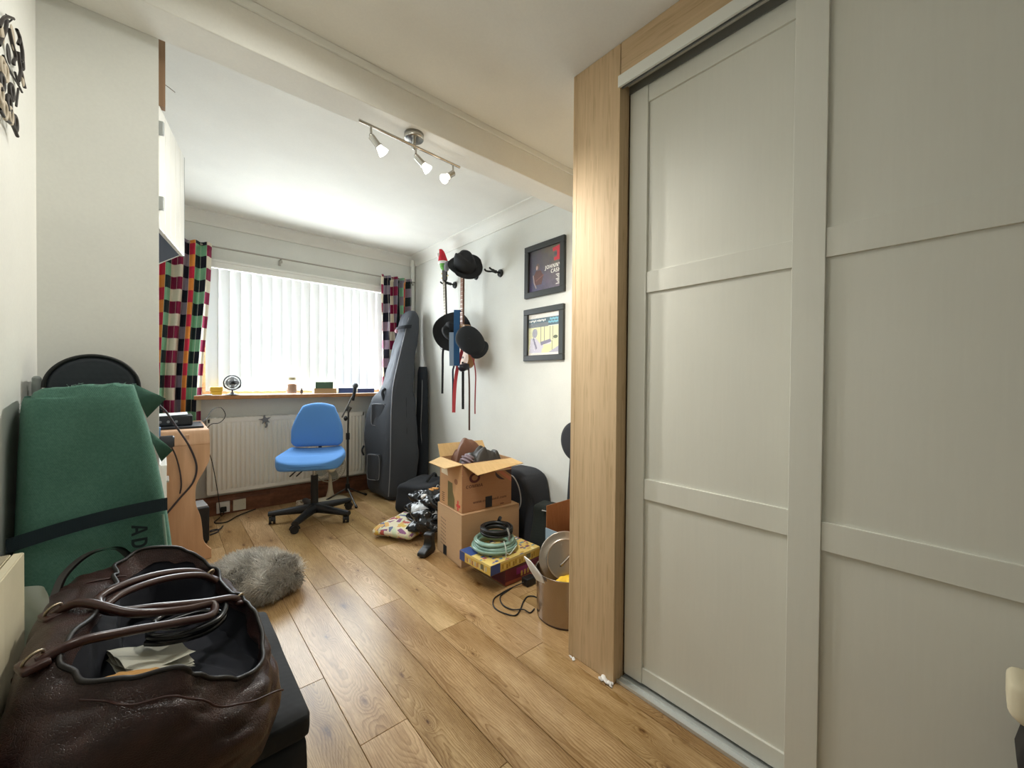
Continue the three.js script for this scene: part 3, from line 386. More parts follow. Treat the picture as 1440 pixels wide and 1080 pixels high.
// ------------------------------------------------------------ microphone stand and old floor fan
{
  const s = thing('microphone_stand', 'thin black tripod microphone stand between the chair and the cello bag', 'stand', [1.29, 0, -3.82]);
  const ms = mat(0x4b4a48, 0.35, { metalness: 0.7 });
  part('lower_tube', rod([0, 0.12, 0], [0, 0.62, 0], 0.011), ms, s); part('upper_tube', rod([0, 0.6, 0], [0.006, 0.86, 0], 0.008), ms, s);
  part('clutch', rod([0, 0.58, 0], [0, 0.64, 0], 0.017), m_black, s); part('leg_collar', rod([0, 0.1, 0], [0, 0.17, 0], 0.02, 0.018), m_black, s);
  for (const [dx, dz] of [[-0.005, 0.26], [-0.2, -0.09], [0.2, -0.1]]) { const l = part('leg', rod([0, 0.13, 0], [dx, 0.012, dz * 0.9], 0.008), ms, s); part('rubber_foot', rod([dx * 0.95, 0.02, dz * 0.9 * 0.95], [dx * 1.05, 0.008, dz * 0.9 * 1.05], 0.011), m_black, l); }
  const bm = part('boom', [rod([-0.06, 0.79, 0.02], [0.05, 0.985, -0.02], 0.007), rod([0.0, 0.84, 0], [0.022, 0.88, 0], 0.018)], ms, s);
  part('knob', [T(flat(new THREE.SphereGeometry(0.017, 12, 8)), { p: [-0.03, 0.78, 0.03], s: [1, 1.4, 1] })], m_black, s);
  const mk = thing('microphone', 'black vocal microphone held in the clip of the stand', 'microphone', [1.29, 0, -3.82]);
  part('handle', rod([0.05, 0.94, -0.01], [0.075, 1.06, -0.03], 0.011, 0.016), m_blackMatte, mk); part('grille', T(flat(new THREE.SphereGeometry(0.026, 16, 12)), { p: [0.079, 1.078, -0.034], s: [1, 1.1, 1] }), mat(0x55585c, 0.5, { metalness: 0.6 }), mk);
  const f = thing('floor_fan', 'cream floor fan with a round wire cage behind the blue chair', 'fan', [1.17, 0, -3.93]);
  const mc = mat(0xcfc6ae, 0.5);
  part('base', [T(lathe([[0, 0.045], [0.05, 0.045], [0.12, 0.03], [0.15, 0.012], [0.15, 0], [0, 0]], 32), { s: [1.05, 1, 0.62] })], mc, f);
  part('neck', loft([[0.03, [[-0.045, -0.03], [0.045, -0.03], [0.04, 0.03], [-0.04, 0.03]]], [0.12, [[-0.02, -0.02], [0.02, -0.02], [0.02, 0.02], [-0.02, 0.02]]], [0.3, [[-0.012, -0.02], [0.012, -0.02], [0.012, 0.0], [-0.012, 0.0]]]], 16, 10), mc, f);
  const cy = 0.32, wire = []; for (let i = 0; i < 36; i++) { const a = i / 36 * 2 * PI; wire.push(tube([[0.03 * cos(a), cy + 0.03 * sin(a), 0.05], [0.09 * cos(a), cy + 0.09 * sin(a), 0.045], [0.132 * cos(a), cy + 0.132 * sin(a), 0.01]], 0.0012, 6, 4)); }
  wire.push(T(flat(new THREE.TorusGeometry(0.134, 0.004, 6, 40)), { p: [0, cy, 0.008] }), T(flat(new THREE.TorusGeometry(0.085, 0.0015, 4, 40)), { p: [0, cy, 0.046] }));
  part('cage', wire, mat(0xb9b3a4, 0.4, { metalness: 0.4 }), f);
  part('badge', T(rod([0, 0, 0.046], [0, 0, 0.054], 0.036, 0.034, 24), { p: [0, cy, 0] }), mat(0xded4b4, 0.5), f);
  part('blade', Array.from({ length: 4 }, (_, i) => T(T(ext(smoothShape([[0.02, -0.01], [0.06, -0.035], [0.115, -0.03], [0.12, 0.02], [0.07, 0.03], [0.02, 0.015]], 24), 0.002), { r: [0.3, 0, 0] }), { r: [0, 0, i * PI / 2 + 0.4], p: [0, cy, 0.012] })), mat(0x9aa09c, 0.4), f);
  part('motor', T(rod([0, 0, -0.05], [0, 0, 0.02], 0.045, 0.05, 20), { p: [0, cy, 0] }), mc, f);
  const q = thing('cable_bundle', 'tangled white cable on the floor behind the chair legs', 'cable', [0.95, 0, -3.93]);
  const rr = rng(4), pts = []; for (let i = 0; i < 22; i++) pts.push([0.07 * cos(i * 1.7) * (0.6 + rr() * 0.6), 0.008 + rr() * 0.04, 0.05 * sin(i * 1.7) * (0.6 + rr() * 0.6)]); part('cord', tube(pts, 0.0038, 160, 6), mat(0xcdbfa8, 0.6), q);
}
// ------------------------------------------------------------ desk corner
{
  const pine = mat(0xffffff, 0.55, { map: tex(512, 512, (u, v) => { const n = (fbm(u * 40, v * 3, 44, 4, 40, 3) - 0.5) * 34 + (fbm(u * 6, v * 2, 47, 3, 6, 2) - 0.5) * 26; return [208 + n, 164 + n, 126 + n]; }) });
  const d = thing('desk', 'pale wood desk with a wavy-edged side panel', 'desk', [0, 0, 0]);
  const pr = new THREE.CatmullRomCurve3([[0.219, 0.66], [0.215, 0.62], [0.19, 0.56], [0.152, 0.48], [0.146, 0.42], [0.15, 0.35], [0.172, 0.27], [0.18, 0.2], [0.187, 0.12], [0.205, 0.08], [0.226, 0.055]].map((p) => V(p[0], p[1], 0)), false, 'centripetal').getPoints(50).map((p) => [p.x, p.y]);
  const sp = (z) => { const g = ext(shape([[-0.62, 0], [-0.62, 0.722], [0.219, 0.722], ...pr, [0.226, 0]]), 0.018, 0.0015); return uvm(T(g, { p: [0, 0.002, z] })); };
  part('side_panel', sp(-3.188), pine, d); part('side_panel', sp(-3.93), pine, d);
  part('slanted_rail', uvm(loft([[[-0.62, 0.722, -3.17], [-0.62, 0.812, -3.235], [-0.62, 0.812, -3.255], [-0.62, 0.722, -3.19]], [[0.219, 0.722, -3.17], [0.219, 0.812, -3.235], [0.219, 0.812, -3.255], [0.219, 0.722, -3.19]]], 16, 2, 0)), pine, d);
  part('desktop', uvm(box(-0.62, 0.219, 0.79, 0.812, -3.94, -3.24, 0.003)), pine, d);
  part('back_board', uvm(box(0.1, 0.118, 0.3, 0.79, -3.93, -3.19, 0.002)), pine, d);
  const cb = thing('drawer_unit', 'white drawer unit standing between the wall stub and the desk', 'drawers', [0, 0, 0]);
  part('body', box(-0.5, -0.012, 0, 0.762, -3.0, -2.35, 0.002), m_gloss, cb);
  for (const [a, b] of [[0.02, 0.25], [0.256, 0.5], [0.506, 0.755]]) { const dr = part('drawer', box(-0.013, 0.008, a, b, -2.99, -2.36, 0.002), m_gloss, cb); part('handle', box(0.008, 0.018, (a + b) / 2 - 0.006, (a + b) / 2 + 0.006, -2.74, -2.62, 0.003), m_metal, dr); }
  const lens = thing('black_flask', 'black cylindrical flask lying on the white drawer unit', 'flask', [-0.08, 0.798, -2.85]);
  part('body', [rod([-0.1, 0, 0], [0.115, 0, 0], 0.034, 0.034, 24), rod([0.112, 0, 0], [0.122, 0, 0], 0.034, 0.028, 24)], mat(0x25282e, 0.5), lens); part('cap', rod([-0.16, 0, 0], [-0.1, 0, 0], 0.026, 0.03, 24), m_black, lens);
  const bk = solo('blue_carton', 'small blue and white carton behind the black flask', 'carton', [box(-0.16, -0.015, 0.7625, 0.87, -2.97, -2.91, 0.003)], mat(0x4c7fae, 0.6));
  const pb = thing('black_amplifier', 'black boxy amplifier on the desk below the patchwork curtain', 'amplifier', [0, 0, 0]);
  part('body', box(-0.32, 0.145, 0.826, 0.89, -3.66, -3.44, 0.006), mat(0x1d2126, 0.45), pb); part('front_panel', box(-0.3, 0.13, 0.834, 0.88, -3.442, -3.436, 0.002), mat(0x2c3138, 0.35), pb); for (const x of [-0.1, -0.06, -0.02, 0.02, 0.06]) part('knob', T(rod([0, 0, 0], [0, 0, 0.01], 0.008), { p: [x, 0.856, -3.436] }), mat(0x8d949c, 0.4), pb);
  solo('paper_sheet', 'white paper lying on the black amplifier', 'paper', surf((u, v) => [-0.28 + 0.4 * u, 0.8925 + 0.01 * u * u + 0.004 * sin(v * 5), -3.64 + 0.18 * v], 12, 8), mat(0xe9ebee, 0.8));
  const lp = thing('laptop', 'closed grey laptop under the black amplifier', 'laptop', [0, 0, 0]);
  part('base', box(-0.34, 0.2, 0.8125, 0.82, -3.72, -3.36, 0.003), mat(0x34373c, 0.5, { metalness: 0.4 }), lp); part('lid', box(-0.34, 0.2, 0.8203, 0.8258, -3.72, -3.36, 0.002), mat(0x4b4e55, 0.4, { metalness: 0.5 }), lp);
  const sw = thing('black_speaker', 'black speaker box on the floor under the desk edge', 'speaker', [0.16, 0, -3.56], 0.1);
  part('cabinet', box(-0.11, 0.068, 0.012, 0.255, -0.1, 0.1, 0.012), mat(0x1c1f24, 0.5), sw); part('top_trim', box(-0.1, 0.062, 0.253, 0.262, -0.09, 0.09, 0.004), mat(0x9a9da0, 0.4), sw); for (const [x, z] of [[-0.09, -0.08], [0.05, -0.08], [-0.09, 0.08], [0.05, 0.08]]) part('foot', rod([x, 0, z], [x, 0.014, z], 0.01), m_black, sw);
  // cables
  const cc = mat(0x3a3236, 0.6), cbk = mat(0x1a1a1c, 0.6);
  const cable = (label, pts, r = 0.004, m = cbk, seg = 60) => solo('cable', label, 'cable', tube(pts, r, seg, 7), m, [0, 0, 0], 0);
  cable('long grey-brown cable curving down over the wavy desk panel', [[-0.03, 0.99, -3.1], [0.0, 0.955, -3.12], [0.06, 0.84, -3.13], [0.118, 0.72, -3.145], [0.152, 0.59, -3.16], [0.135, 0.5, -3.162], [0.07, 0.41, -3.16], [0.02, 0.345, -3.15], [-0.06, 0.24, -3.14]], 0.0055, cc);
  cable('short dark jack lead hanging against the desk panel', [[-0.03, 0.768, -2.9], [0.012, 0.764, -3.0], [0.034, 0.73, -3.1], [0.058, 0.65, -3.15], [0.075, 0.55, -3.158], [0.078, 0.48, -3.16], [0.072, 0.44, -3.16]], 0.004, cc);
  cable('thin black cable looping up from the laptop over the radiator', [[0.19, 0.83, -3.6], [0.235, 0.835, -3.75], [0.285, 0.9, -3.86], [0.345, 0.905, -3.93], [0.372, 0.84, -3.94], [0.33, 0.79, -3.9], [0.27, 0.785, -3.85], [0.235, 0.72, -3.85], [0.29, 0.46, -3.97], [0.33, 0.2, -4.03], [0.345, 0.06, -4.04], [0.352, 0.012, -4.04]], 0.003);
  cable('black mains lead running along the floor from the socket plug', [[0.34, 0.006, -4.02], [0.3, 0.006, -3.9], [0.36, 0.006, -3.86], [0.46, 0.006, -3.98], [0.56, 0.006, -4.06], [0.6, 0.006, -4.09]], 0.0045);
  cable('small black cord coiled on the floor beside the speaker', [[0.25, 0.006, -3.62], [0.3, 0.006, -3.66], [0.3, 0.006, -3.72], [0.262, 0.007, -3.72], [0.262, 0.012, -3.67], [0.31, 0.013, -3.69], [0.34, 0.006, -3.78]], 0.0045);
  // overhead cupboard with tongue-and-groove door
  const c = thing('wall_cupboard', 'white tongue-and-groove wall cupboard fixed high behind the wall stub', 'cupboard', [0, 0, 0]);
  const plan = [[XI, -1.801], [-0.016, -1.801], [0.056, -2.155], [-0.016, -2.4], [XI, -2.4]];
  const car = ext(shape(plan.map(([x, z]) => [x, -z])), 0.4); T(car, { r: [-PI / 2, 0, 0], p: [0, 1.652, 0] });
  part('carcass', car, mat(0xd9dcd8, 0.5), c);
  const und = ext(shape(plan.map(([x, z]) => [x * 0.97 - 0.006, -(z + 2.1) * 0.94 + 2.1])), 0.002); part('underside', T(und, { r: [-PI / 2, 0, 0], p: [0, 1.6498, 0] }), mat(0x3b4658, 0.8), c, 'unlit underside, its shade put into a dark blue-grey colour');  // shade under the cupboard is coloured in with this dark sheet
  const dg = new THREE.Group(); dg.name = 'door'; c.add(dg); dg.position.set(-0.011, 1.648, -1.803); dg.rotation.y = Math.atan2(0.075, -0.355);
  // local +z of the turned group runs along the door
  const len = 0.363, nb = 5; for (let i = 0; i < nb; i++) part('board', box(0.0, 0.016, 0, 0.41, i * len / nb + 0.0012, (i + 1) * len / nb - 0.0012, 0.0035), m_gloss, dg);
  part('edge_strip', box(0.0005, 0.0165, 0, 0.41, len, len + 0.008, 0.001), mat(0x7d8488, 0.5), dg);
  for (const y of [0.06, 0.31]) part('hinge', [box(-0.012, 0.004, y, y + 0.045, -0.008, 0.004, 0.002)], mat(0x9fa3a2, 0.35, { metalness: 0.7 }), dg);
  const ws = solo('timber_batten', 'bare brown timber batten above the wall cupboard', 'batten', uvm(box(-0.06, 0.004, 2.056, YI - 0.001, -1.83, -1.802, 0.001), 1), mat(0xffffff, 0.7, { map: tex(128, 256, (u, v) => { const n = fbm(u * 20, v * 3, 66, 4) * 40; return [128 + n, 98 + n, 70 + n]; }) }));
  solo('nail', 'thin bent nail sticking out of the timber batten', 'nail', tube([[0.0, 2.146, -1.826], [0.012, 2.143, -1.83], [0.03, 2.136, -1.835]], 0.0012, 8, 5), mat(0x6b5a4a, 0.5));
}
// ------------------------------------------------------------ right wall: frames, hooks, hats, instruments
function blob(rx, ry, rz, n, f) { const g = new THREE.IcosahedronGeometry(1, n); return disp(flat(g), (v) => { const q = v.clone(); v.set(v.x * rx, v.y * ry, v.z * rz); if (f) f(v, q); }); }
function ribbon(pts, w, dir, th = 0.002) { const c = new THREE.CatmullRomCurve3(pts.map((p) => V(...p)), false, 'centripetal'), d = V(...dir).normalize(); const n = 30; const A = (o) => (u, v) => { const p = c.getPoint(v), t = c.getTangent(v), nn = V(0, 0, 0).crossVectors(t, d).normalize(); p.addScaledVector(d, (u - 0.5) * w).addScaledVector(nn, o); return [p.x, p.y, p.z]; }; return mg([surf(A(th / 2), 2, n), surf((u, v) => A(-th / 2)(1 - u, v), 2, n)]); }
{
  const mf = mat(0x2e3130, 0.45);
  function frame(label, z0, z1, y0, y1, t) {
    const f = thing('picture_frame', label, 'picture', [XR, 0, 0]);
    const w = 0.042, d = 0.026;
    part('frame_rail', box(-d, -0.001, y1 - w, y1, z0, z1, 0.003), mf, f); part('frame_rail', box(-d, -0.001, y0, y0 + w, z0, z1, 0.003), mf, f); part('frame_rail', box(-d, -0.001, y0 + w, y1 - w, z0, z0 + w, 0.003), mf, f); part('frame_rail', box(-d, -0.001, y0 + w, y1 - w, z1 - w, z1, 0.003), mf, f);
    const g = new THREE.PlaneGeometry(z1 - z0 - 2 * w + 0.006, y1 - y0 - 2 * w + 0.006); g.rotateY(-PI / 2); g.translate(-0.008, (y0 + y1) / 2, (z0 + z1) / 2);
    part('print', flat(g), mat(0xffffff, 0.6, { map: t }), f);
    part('glazing', box(-0.013, -0.011, y0 + w - 0.003, y1 - w + 0.003, z0 + w - 0.003, z1 - w + 0.003), phys(0xffffff, 0.03, { transmission: 1, thickness: 0, ior: 1.06 }), f);
  }
  const p1 = canvasTex(512, 512, (c, w, h) => {
    c.fillStyle = '#5c5862'; c.fillRect(0, 0, w, h);
    for (let i = 0; i < 900; i++) { const a = hsh(i, 1, 3), b = hsh(i, 2, 3); c.fillStyle = `rgba(${80 + a * 60},${76 + a * 50},${84 + b * 50},0.12)`; c.beginPath(); c.arc(a * w, b * h, 10 + 30 * hsh(i, 3, 3), 0, 7); c.fill(); }
    c.fillStyle = '#74605a'; c.beginPath(); c.ellipse(140, 210, 30, 40, 0, 0, 7); c.fill(); c.fillStyle = '#c9a89a'; c.beginPath(); c.ellipse(128, 222, 15, 26, 0.1, 0, 7); c.fill();
    c.fillStyle = '#6a4a44'; c.beginPath(); c.moveTo(110, 258); c.lineTo(190, 256); c.lineTo(232, 330); c.lineTo(205, 430); c.lineTo(95, 430); c.lineTo(70, 330); c.fill();
    c.strokeStyle = '#a89694'; c.lineWidth = 16; c.beginPath(); c.moveTo(66, 300); c.lineTo(84, 400); c.lineTo(120, 470); c.stroke(); c.strokeStyle = '#8a5c56'; c.lineWidth = 12; c.beginPath(); c.moveTo(110, 380); c.lineTo(240, 320); c.stroke();
    c.strokeStyle = '#d23c48'; c.lineWidth = 44; c.beginPath(); c.moveTo(380, 60); c.lineTo(500, 40); c.moveTo(465, 50); c.lineTo(462, 190); c.stroke(); c.fillStyle = '#d23c48'; c.fillRect(400, 150, 100, 40); c.fillStyle = '#5c5862'; c.fillRect(400, 95, 46, 38);
    c.fillStyle = '#f2efe6'; c.font = 'bold 62px sans-serif'; c.textAlign = 'right'; c.fillText('JOHNNY', 506, 268); c.fillText('CASH', 506, 326);
    for (let i = 0; i < 7; i++) c.fillRect(430 + (i % 3) * 14, 352 + i * 18, 70 - (i % 3) * 14, 9);
  });
  const p2 = canvasTex(512, 512, (c, w, h) => {
    c.fillStyle = '#f1ece4'; c.fillRect(0, 0, w, h); c.fillStyle = '#5f7580'; c.fillRect(0, 60, w, 100); c.fillStyle = '#80868c'; c.fillRect(0, 118, 330, 54); c.fillStyle = '#e6e6bc'; c.fillRect(0, 168, w, 310);
    c.fillStyle = '#f4f2ee'; for (let i = 0; i < 11; i++) c.fillRect(18 + i * 24 + (i > 4 ? 10 : 0), 76 + (i % 2) * 4, 17, 26 - (i % 3) * 4);
    c.fillStyle = '#8ed0e4'; for (let i = 0; i < 7; i++) c.fillRect(352 + i * 22, 72 + (i % 2) * 4, 16, 24); for (let i = 0; i < 8; i++) c.fillRect(330 + i * 22, 106 + (i % 2) * 4, 16, 24);
    c.fillStyle = '#9a968c'; for (const x of [205, 262, 350, 395]) c.fillRect(x, 168, 10, 190);
    c.fillStyle = '#a9a9b6'; c.beginPath(); c.ellipse(110, 240, 42, 56, 0.1, 0, 7); c.fill(); c.fillStyle = '#d9d5e2'; c.beginPath(); c.moveTo(40, 300); c.lineTo(120, 290); c.lineTo(210, 380); c.lineTo(300, 350); c.lineTo(370, 330); c.lineTo(370, 372); c.lineTo(230, 430); c.lineTo(220, 478); c.lineTo(10, 478); c.fill();
    c.fillStyle = '#8f8ba0'; c.beginPath(); c.moveTo(70, 300); c.lineTo(100, 296); c.lineTo(150, 420); c.lineTo(130, 440); c.fill(); c.beginPath(); c.moveTo(200, 350); c.lineTo(360, 320); c.lineTo(380, 352); c.lineTo(214, 392); c.fill();
    c.fillStyle = '#eef0b8'; c.fillRect(250, 380, 130, 90); c.fillRect(390, 330, 90, 110); c.fillStyle = '#b9b6c4'; c.beginPath(); c.moveTo(330, 478); c.lineTo(500, 400); c.lineTo(500, 478); c.fill(); c.fillStyle = '#6e7460'; c.fillRect(384, 340, 8, 110); c.beginPath(); c.ellipse(440, 300, 34, 20, 0, 0, 7); c.fill();
  });
  frame('dark framed print with a red emblem and white lettering, the upper of the two', -2.285, -1.88, 1.766, 2.156, p1);
  frame('dark framed pale record-sleeve print with a blue band, the lower of the two', -2.29, -1.884, 1.29, 1.682, p2);

  // wall hangers
  function hanger(label, y, z) {
    const h = thing('guitar_hanger', label, 'hanger', [XR, y, z]);
    part('base', [T(rod([-0.014, 0, 0], [-0.0005, 0, 0], 0.03, 0.033, 24), {}), T(flat(new THREE.TorusGeometry(0.024, 0.005, 6, 24)), { r: [0, PI / 2, 0], p: [-0.012, 0, 0] })], m_black, h);
    part('arm', [rod([-0.012, 0, 0], [-0.085, 0.004, 0.0], 0.008), rod([-0.05, 0.002, 0], [-0.085, 0.004, 0], 0.014, 0.012)], m_black, h);
    part('yoke', [tube([[-0.145, 0.014, -0.032], [-0.13, 0.004, -0.034], [-0.095, 0.003, -0.026], [-0.085, 0.003, 0], [-0.095, 0.003, 0.026], [-0.13, 0.004, 0.034], [-0.145, 0.014, 0.032]], 0.0075, 30, 8)], m_blackMatte, h);
  }
  hanger('black wall hanger carrying the thin dark neck beside the toy gnome', 2.05, -3.29);
  hanger('black wall hanger hidden behind the trilby hat', 2.07, -2.945);
  hanger('empty black wall hanger beside the framed prints', 2.03, -2.6);
  // small stringed instruments: head and neck above, body below
  function instrument(label, z, y, lean, wood, neckC, frets, sc, off = 0.115) {
    const o = thing('ukulele', label, 'ukulele', [XR - off, y, z]); o.rotation.x = lean;
    const m1 = mat(wood, 0.35), m2 = mat(neckC, 0.5);
    const hd = part('headstock', T(ext(smoothShape([[-0.026, 0.0], [-0.034, 0.06], [-0.03, 0.12], [0, 0.13], [0.03, 0.12], [0.034, 0.06], [0.026, 0]], 40), 0.014, 0.002), { r: [0, -PI / 2, 0], p: [0.007, 0.012, 0] }), m2, o);
    for (const s of [-1, 1]) for (const q of [0.05, 0.095]) part('tuning_peg', [rod([0, q, s * 0.03], [0, q, s * 0.05], 0.003), T(flat(new THREE.SphereGeometry(0.008, 8, 6)), { p: [0, q, s * 0.054], s: [0.6, 1, 1] })], mat(0xc8b27a, 0.35, { metalness: 0.6 }), o);
    const nk = part('neck', [box(-0.01, 0.008, -0.47 * sc, 0.02, -0.018, 0.018, 0.005)], m2, o);
    part('fingerboard', box(-0.0135, -0.009, -0.47 * sc, 0.012, -0.0185, 0.0185, 0.001), mat(frets, 0.5), nk);
    part('fret', Array.from({ length: 13 }, (_, i) => box(-0.0148, -0.0135, -0.035 * (i + 0.6) * sc - 0.001, -0.035 * (i + 0.6) * sc + 0.001, -0.018, 0.018)), mat(0xd8d4c4, 0.3, { metalness: 0.8 }), nk);
    part('body', [T(ext(smoothShape([[0, -0.43], [0.055, -0.445], [0.085, -0.5], [0.07, -0.57], [0.085, -0.64], [0.115, -0.7], [0.09, -0.78], [0, -0.8], [-0.09, -0.78], [-0.115, -0.7], [-0.085, -0.64], [-0.07, -0.57], [-0.085, -0.5], [-0.055, -0.445]].map(([a, b]) => [a, b * sc]), 72), 0.06, 0.004), { r: [0, -PI / 2, 0], p: [0.05, 0, 0] })], m1, o);
    part('soundhole', [T(rod([-0.0005, 0, 0], [0.0012, 0, 0], 0.03, 0.03, 24), { p: [-0.011, -0.58 * sc, 0] })], mat(0x120c08, 0.9), o); part('bridge', box(-0.018, -0.0095, -0.715 * sc, -0.7 * sc, -0.035, 0.035, 0.002), m_black, o);
    return o;
  }
  instrument('dark-bodied ukulele with a thin black neck hung below the toy gnome', -3.29, 2.06, -0.06, 0x241a16, 0x2a2522, 0x8d8578, 0.8);
  instrument('brown ukulele with a long rosewood neck hung under the trilby', -2.945, 2.08, 0.0, 0xa6753f, 0x6a4632, 0x8b6250, 1.05, 0.145);
  // toy gnome perched on the first head
  const g = thing('toy_gnome', 'small plush gnome in a red and white hat above the dark ukulele', 'toy', [XR - 0.13, 2.205, -3.3]);
  part('body', T(blob(0.03, 0.045, 0.03, 3), { p: [0, 0.01, 0] }), fabric(0x6fae55), g); part('arm', T(blob(0.028, 0.05, 0.028, 3), { p: [0.0, -0.01, 0.07], r: [0.5, 0, 0] }), fabric(0x77777c), g);
  const ht = part('hat', loft([[0.035, [[-0.045, -0.045], [0.045, -0.045], [0.045, 0.045], [-0.045, 0.045]]], [0.09, [[-0.035, -0.045], [0.035, -0.045], [0.035, 0.02], [-0.035, 0.02]]], [0.145, [[-0.022, -0.05], [0.022, -0.05], [0.022, -0.005], [-0.022, -0.005]]], [0.17, [[-0.015, -0.06], [0.015, -0.06], [0.015, -0.03], [-0.015, -0.03]]]], 20, 16), fabric(0xc42334), g);
  part('hat_trim', [T(flat(new THREE.TorusGeometry(0.038, 0.013, 8, 20)), { r: [PI / 2, 0, 0], p: [0, 0.035, 0] })], fabric(0xf0ece8), ht); part('pompom', T(blob(0.02, 0.024, 0.02, 3), { p: [-0.03, 0.105, -0.035] }), fabric(0xf4f0ee), ht);

  // hats: built round their own axis, then turned towards the room
  const felt = (c) => phys(c, 0.85, { bumpMap: plasterBump, bumpScale: 0.0008, sheen: 0.3, sheenRoughness: 0.5, sheenColor: new THREE.Color(0x555558) });
  function aim(o, ax) { o.quaternion.setFromUnitVectors(V(0, 1, 0), V(...ax).normalize()); }
  const tr = thing('trilby_hat', 'black trilby with a pinched crown hung on the upper hook', 'hat', [XR - 0.22, 2.085, -2.8]); aim(tr, [-0.5, 0.6, 0.6]);
  part('crown', disp(lathe([[0.088, 0], [0.087, 0.03], [0.082, 0.075], [0.07, 0.108], [0.045, 0.12], [0, 0.112]], 40), (v) => { const a = v.y / 0.12; v.z *= 1.18; v.x *= 1.0 - 0.3 * a * a * sstep(-0.05, 0.1, v.z); v.y -= 0.03 * Math.exp(-((v.x / 0.022) ** 2)) * sstep(0.6, 1, a); }), felt(0x24262a), tr);
  part('band', T(lathe([[0.0895, 0.001], [0.0895, 0.028], [0.0875, 0.029]], 40), { s: [1, 1, 1.18] }), mat(0x0d0e10, 0.6), tr);
  part('brim', disp(lathe([[0.086, 0.002], [0.11, -0.002], [0.132, 0.006], [0.139, 0.016], [0.1385, 0.019], [0.13, 0.01], [0.11, 0.002], [0.086, 0.005]], 48), (v) => { v.z *= 1.12; const a = Math.atan2(v.z, v.x), r = Math.hypot(v.x, v.z) / 0.139; v.y += 0.016 * sstep(0.7, 1, r) * (cos(2 * a) * 0.8) - 0.018 * sstep(0.7, 1.1, r) * (sin(a) > 0.4 ? 1 : 0); }), felt(0x202226), tr);
  const wb = thing('wide_brim_hat', 'black wide-brimmed felt hat hanging below the toy gnome', 'hat', [1.962, 1.575, -3.085]); aim(wb, [-0.75, 0.05, 0.62]);
  part('crown', disp(lathe([[0.085, 0], [0.083, 0.05], [0.075, 0.09], [0.05, 0.108], [0, 0.105]], 40), (v) => { v.y -= 0.04 * Math.exp(-((v.x / 0.02) ** 2)) * sstep(0.04, 0.1, v.y); }), felt(0x17191d), wb);
  part('brim', disp(lathe([[0.083, 0.001], [0.13, 0.0], [0.172, 0.008], [0.18, 0.014], [0.172, 0.011], [0.13, 0.004], [0.083, 0.005]], 56), (v) => { const a = Math.atan2(v.z, v.x), r = Math.hypot(v.x, v.z) / 0.18; v.y += 0.02 * sstep(0.6, 1, r) * sin(2 * a + 0.6) + 0.018 * sstep(0.7, 1, r) * sin(a * 3 + 1); }), felt(0x15171b), wb);
  const cp = thing('flat_cap', 'dark grey flat cap hanging over the brown ukulele', 'cap', [1.872, 1.46, -2.685]); aim(cp, [-0.7, 0.12, 0.68]);
  const fc = phys(0x23272c, 0.95, { bumpMap: rep(weaveBump, 12, 12), bumpScale: 0.0015 });
  part('crown', blob(0.102, 0.055, 0.135, 5, (v, q) => { if (v.y < 0) v.y *= 0.35; v.x *= 1 + 0.12 * sstep(0.2, -1, q.z); v.y += 0.014 * (vn3(v.x * 14, v.y * 14, v.z * 14, 3) - 0.5); }), uvm ? fc : fc, cp);
  part('peak', T(blob(0.085, 0.012, 0.06, 4, (v) => { v.y -= 0.6 * v.x * v.x; }), { p: [0, -0.002, 0.105], r: [0.2, 0, 0] }), fc, cp); part('button', T(blob(0.01, 0.006, 0.01, 2), { p: [0, 0.055, 0] }), fc, cp);
  // straps, each hanging from the instruments
  const X = XR - 0.16; const strap = (label, pts, w, c, th = 0.003) => solo('guitar_strap', label, 'strap', ribbon(pts, w, [0.72, 0, 0.7], th), fabric(c));
  strap('broad blue guitar strap hanging over the wide-brimmed hat', [[1.948, 1.735, -2.968], [1.9, 1.742, -2.93], [1.87, 1.72, -2.885], [1.86, 1.6, -2.87], [1.86, 1.44, -2.868], [1.865, 1.32, -2.875], [1.87, 1.262, -2.88]], 0.05, 0x2f5f92);
  strap('pale blue end of a guitar strap below the wide-brimmed hat', [[1.87, 1.55, -2.955], [1.868, 1.42, -2.953], [1.872, 1.262, -2.95]], 0.05, 0x9fb2c8);
  strap('pink-red ribbed strap hanging from the brown ukulele', [[1.958, 1.46, -2.9], [1.93, 1.411, -2.88], [1.925, 1.36, -2.9], [1.928, 1.292, -2.94], [1.93, 1.2, -2.975], [1.93, 1.106, -2.997], [1.93, 0.98, -3.01], [1.93, 0.855, -3.017]], 0.03, 0xd04f58);
  strap('black strap hanging straight between the pink strap and the brown lace', [[1.953, 1.3, -2.91], [1.95, 1.15, -2.905], [1.95, 1.0, -2.903], [1.95, 0.89, -2.902]], 0.022, 0x1f2123);
  strap('narrow black strap hanging alone below the wide-brimmed hat brim', [[1.975, 1.47, -3.24], [1.952, 1.42, -3.236], [1.95, 1.25, -3.24], [1.95, 1.12, -3.242], [1.95, 1.014, -3.244]], 0.02, 0x25272a);
  strap('long thin brown lace reaching down to the open cardboard box', [[1.958, 1.28, -2.835], [1.96, 1.1, -2.823], [1.96, 0.9, -2.82], [1.96, 0.716, -2.818]], 0.014, 0x5b4038);
  strap('thin red lace with a bead below the flat cap', [[1.956, 1.37, -2.84], [1.95, 1.32, -2.76], [1.95, 1.2, -2.72], [1.95, 1.05, -2.722], [1.954, 0.94, -2.73], [1.95, 0.862, -2.723]], 0.01, 0xa04048);
  strap('dark blue strap edge hanging behind the pink-red strap', [[1.975, 1.35, -3.07], [1.96, 1.26, -3.066], [1.95, 1.232, -3.064], [1.95, 1.1, -3.062], [1.95, 0.866, -3.06]], 0.016, 0x27344a);
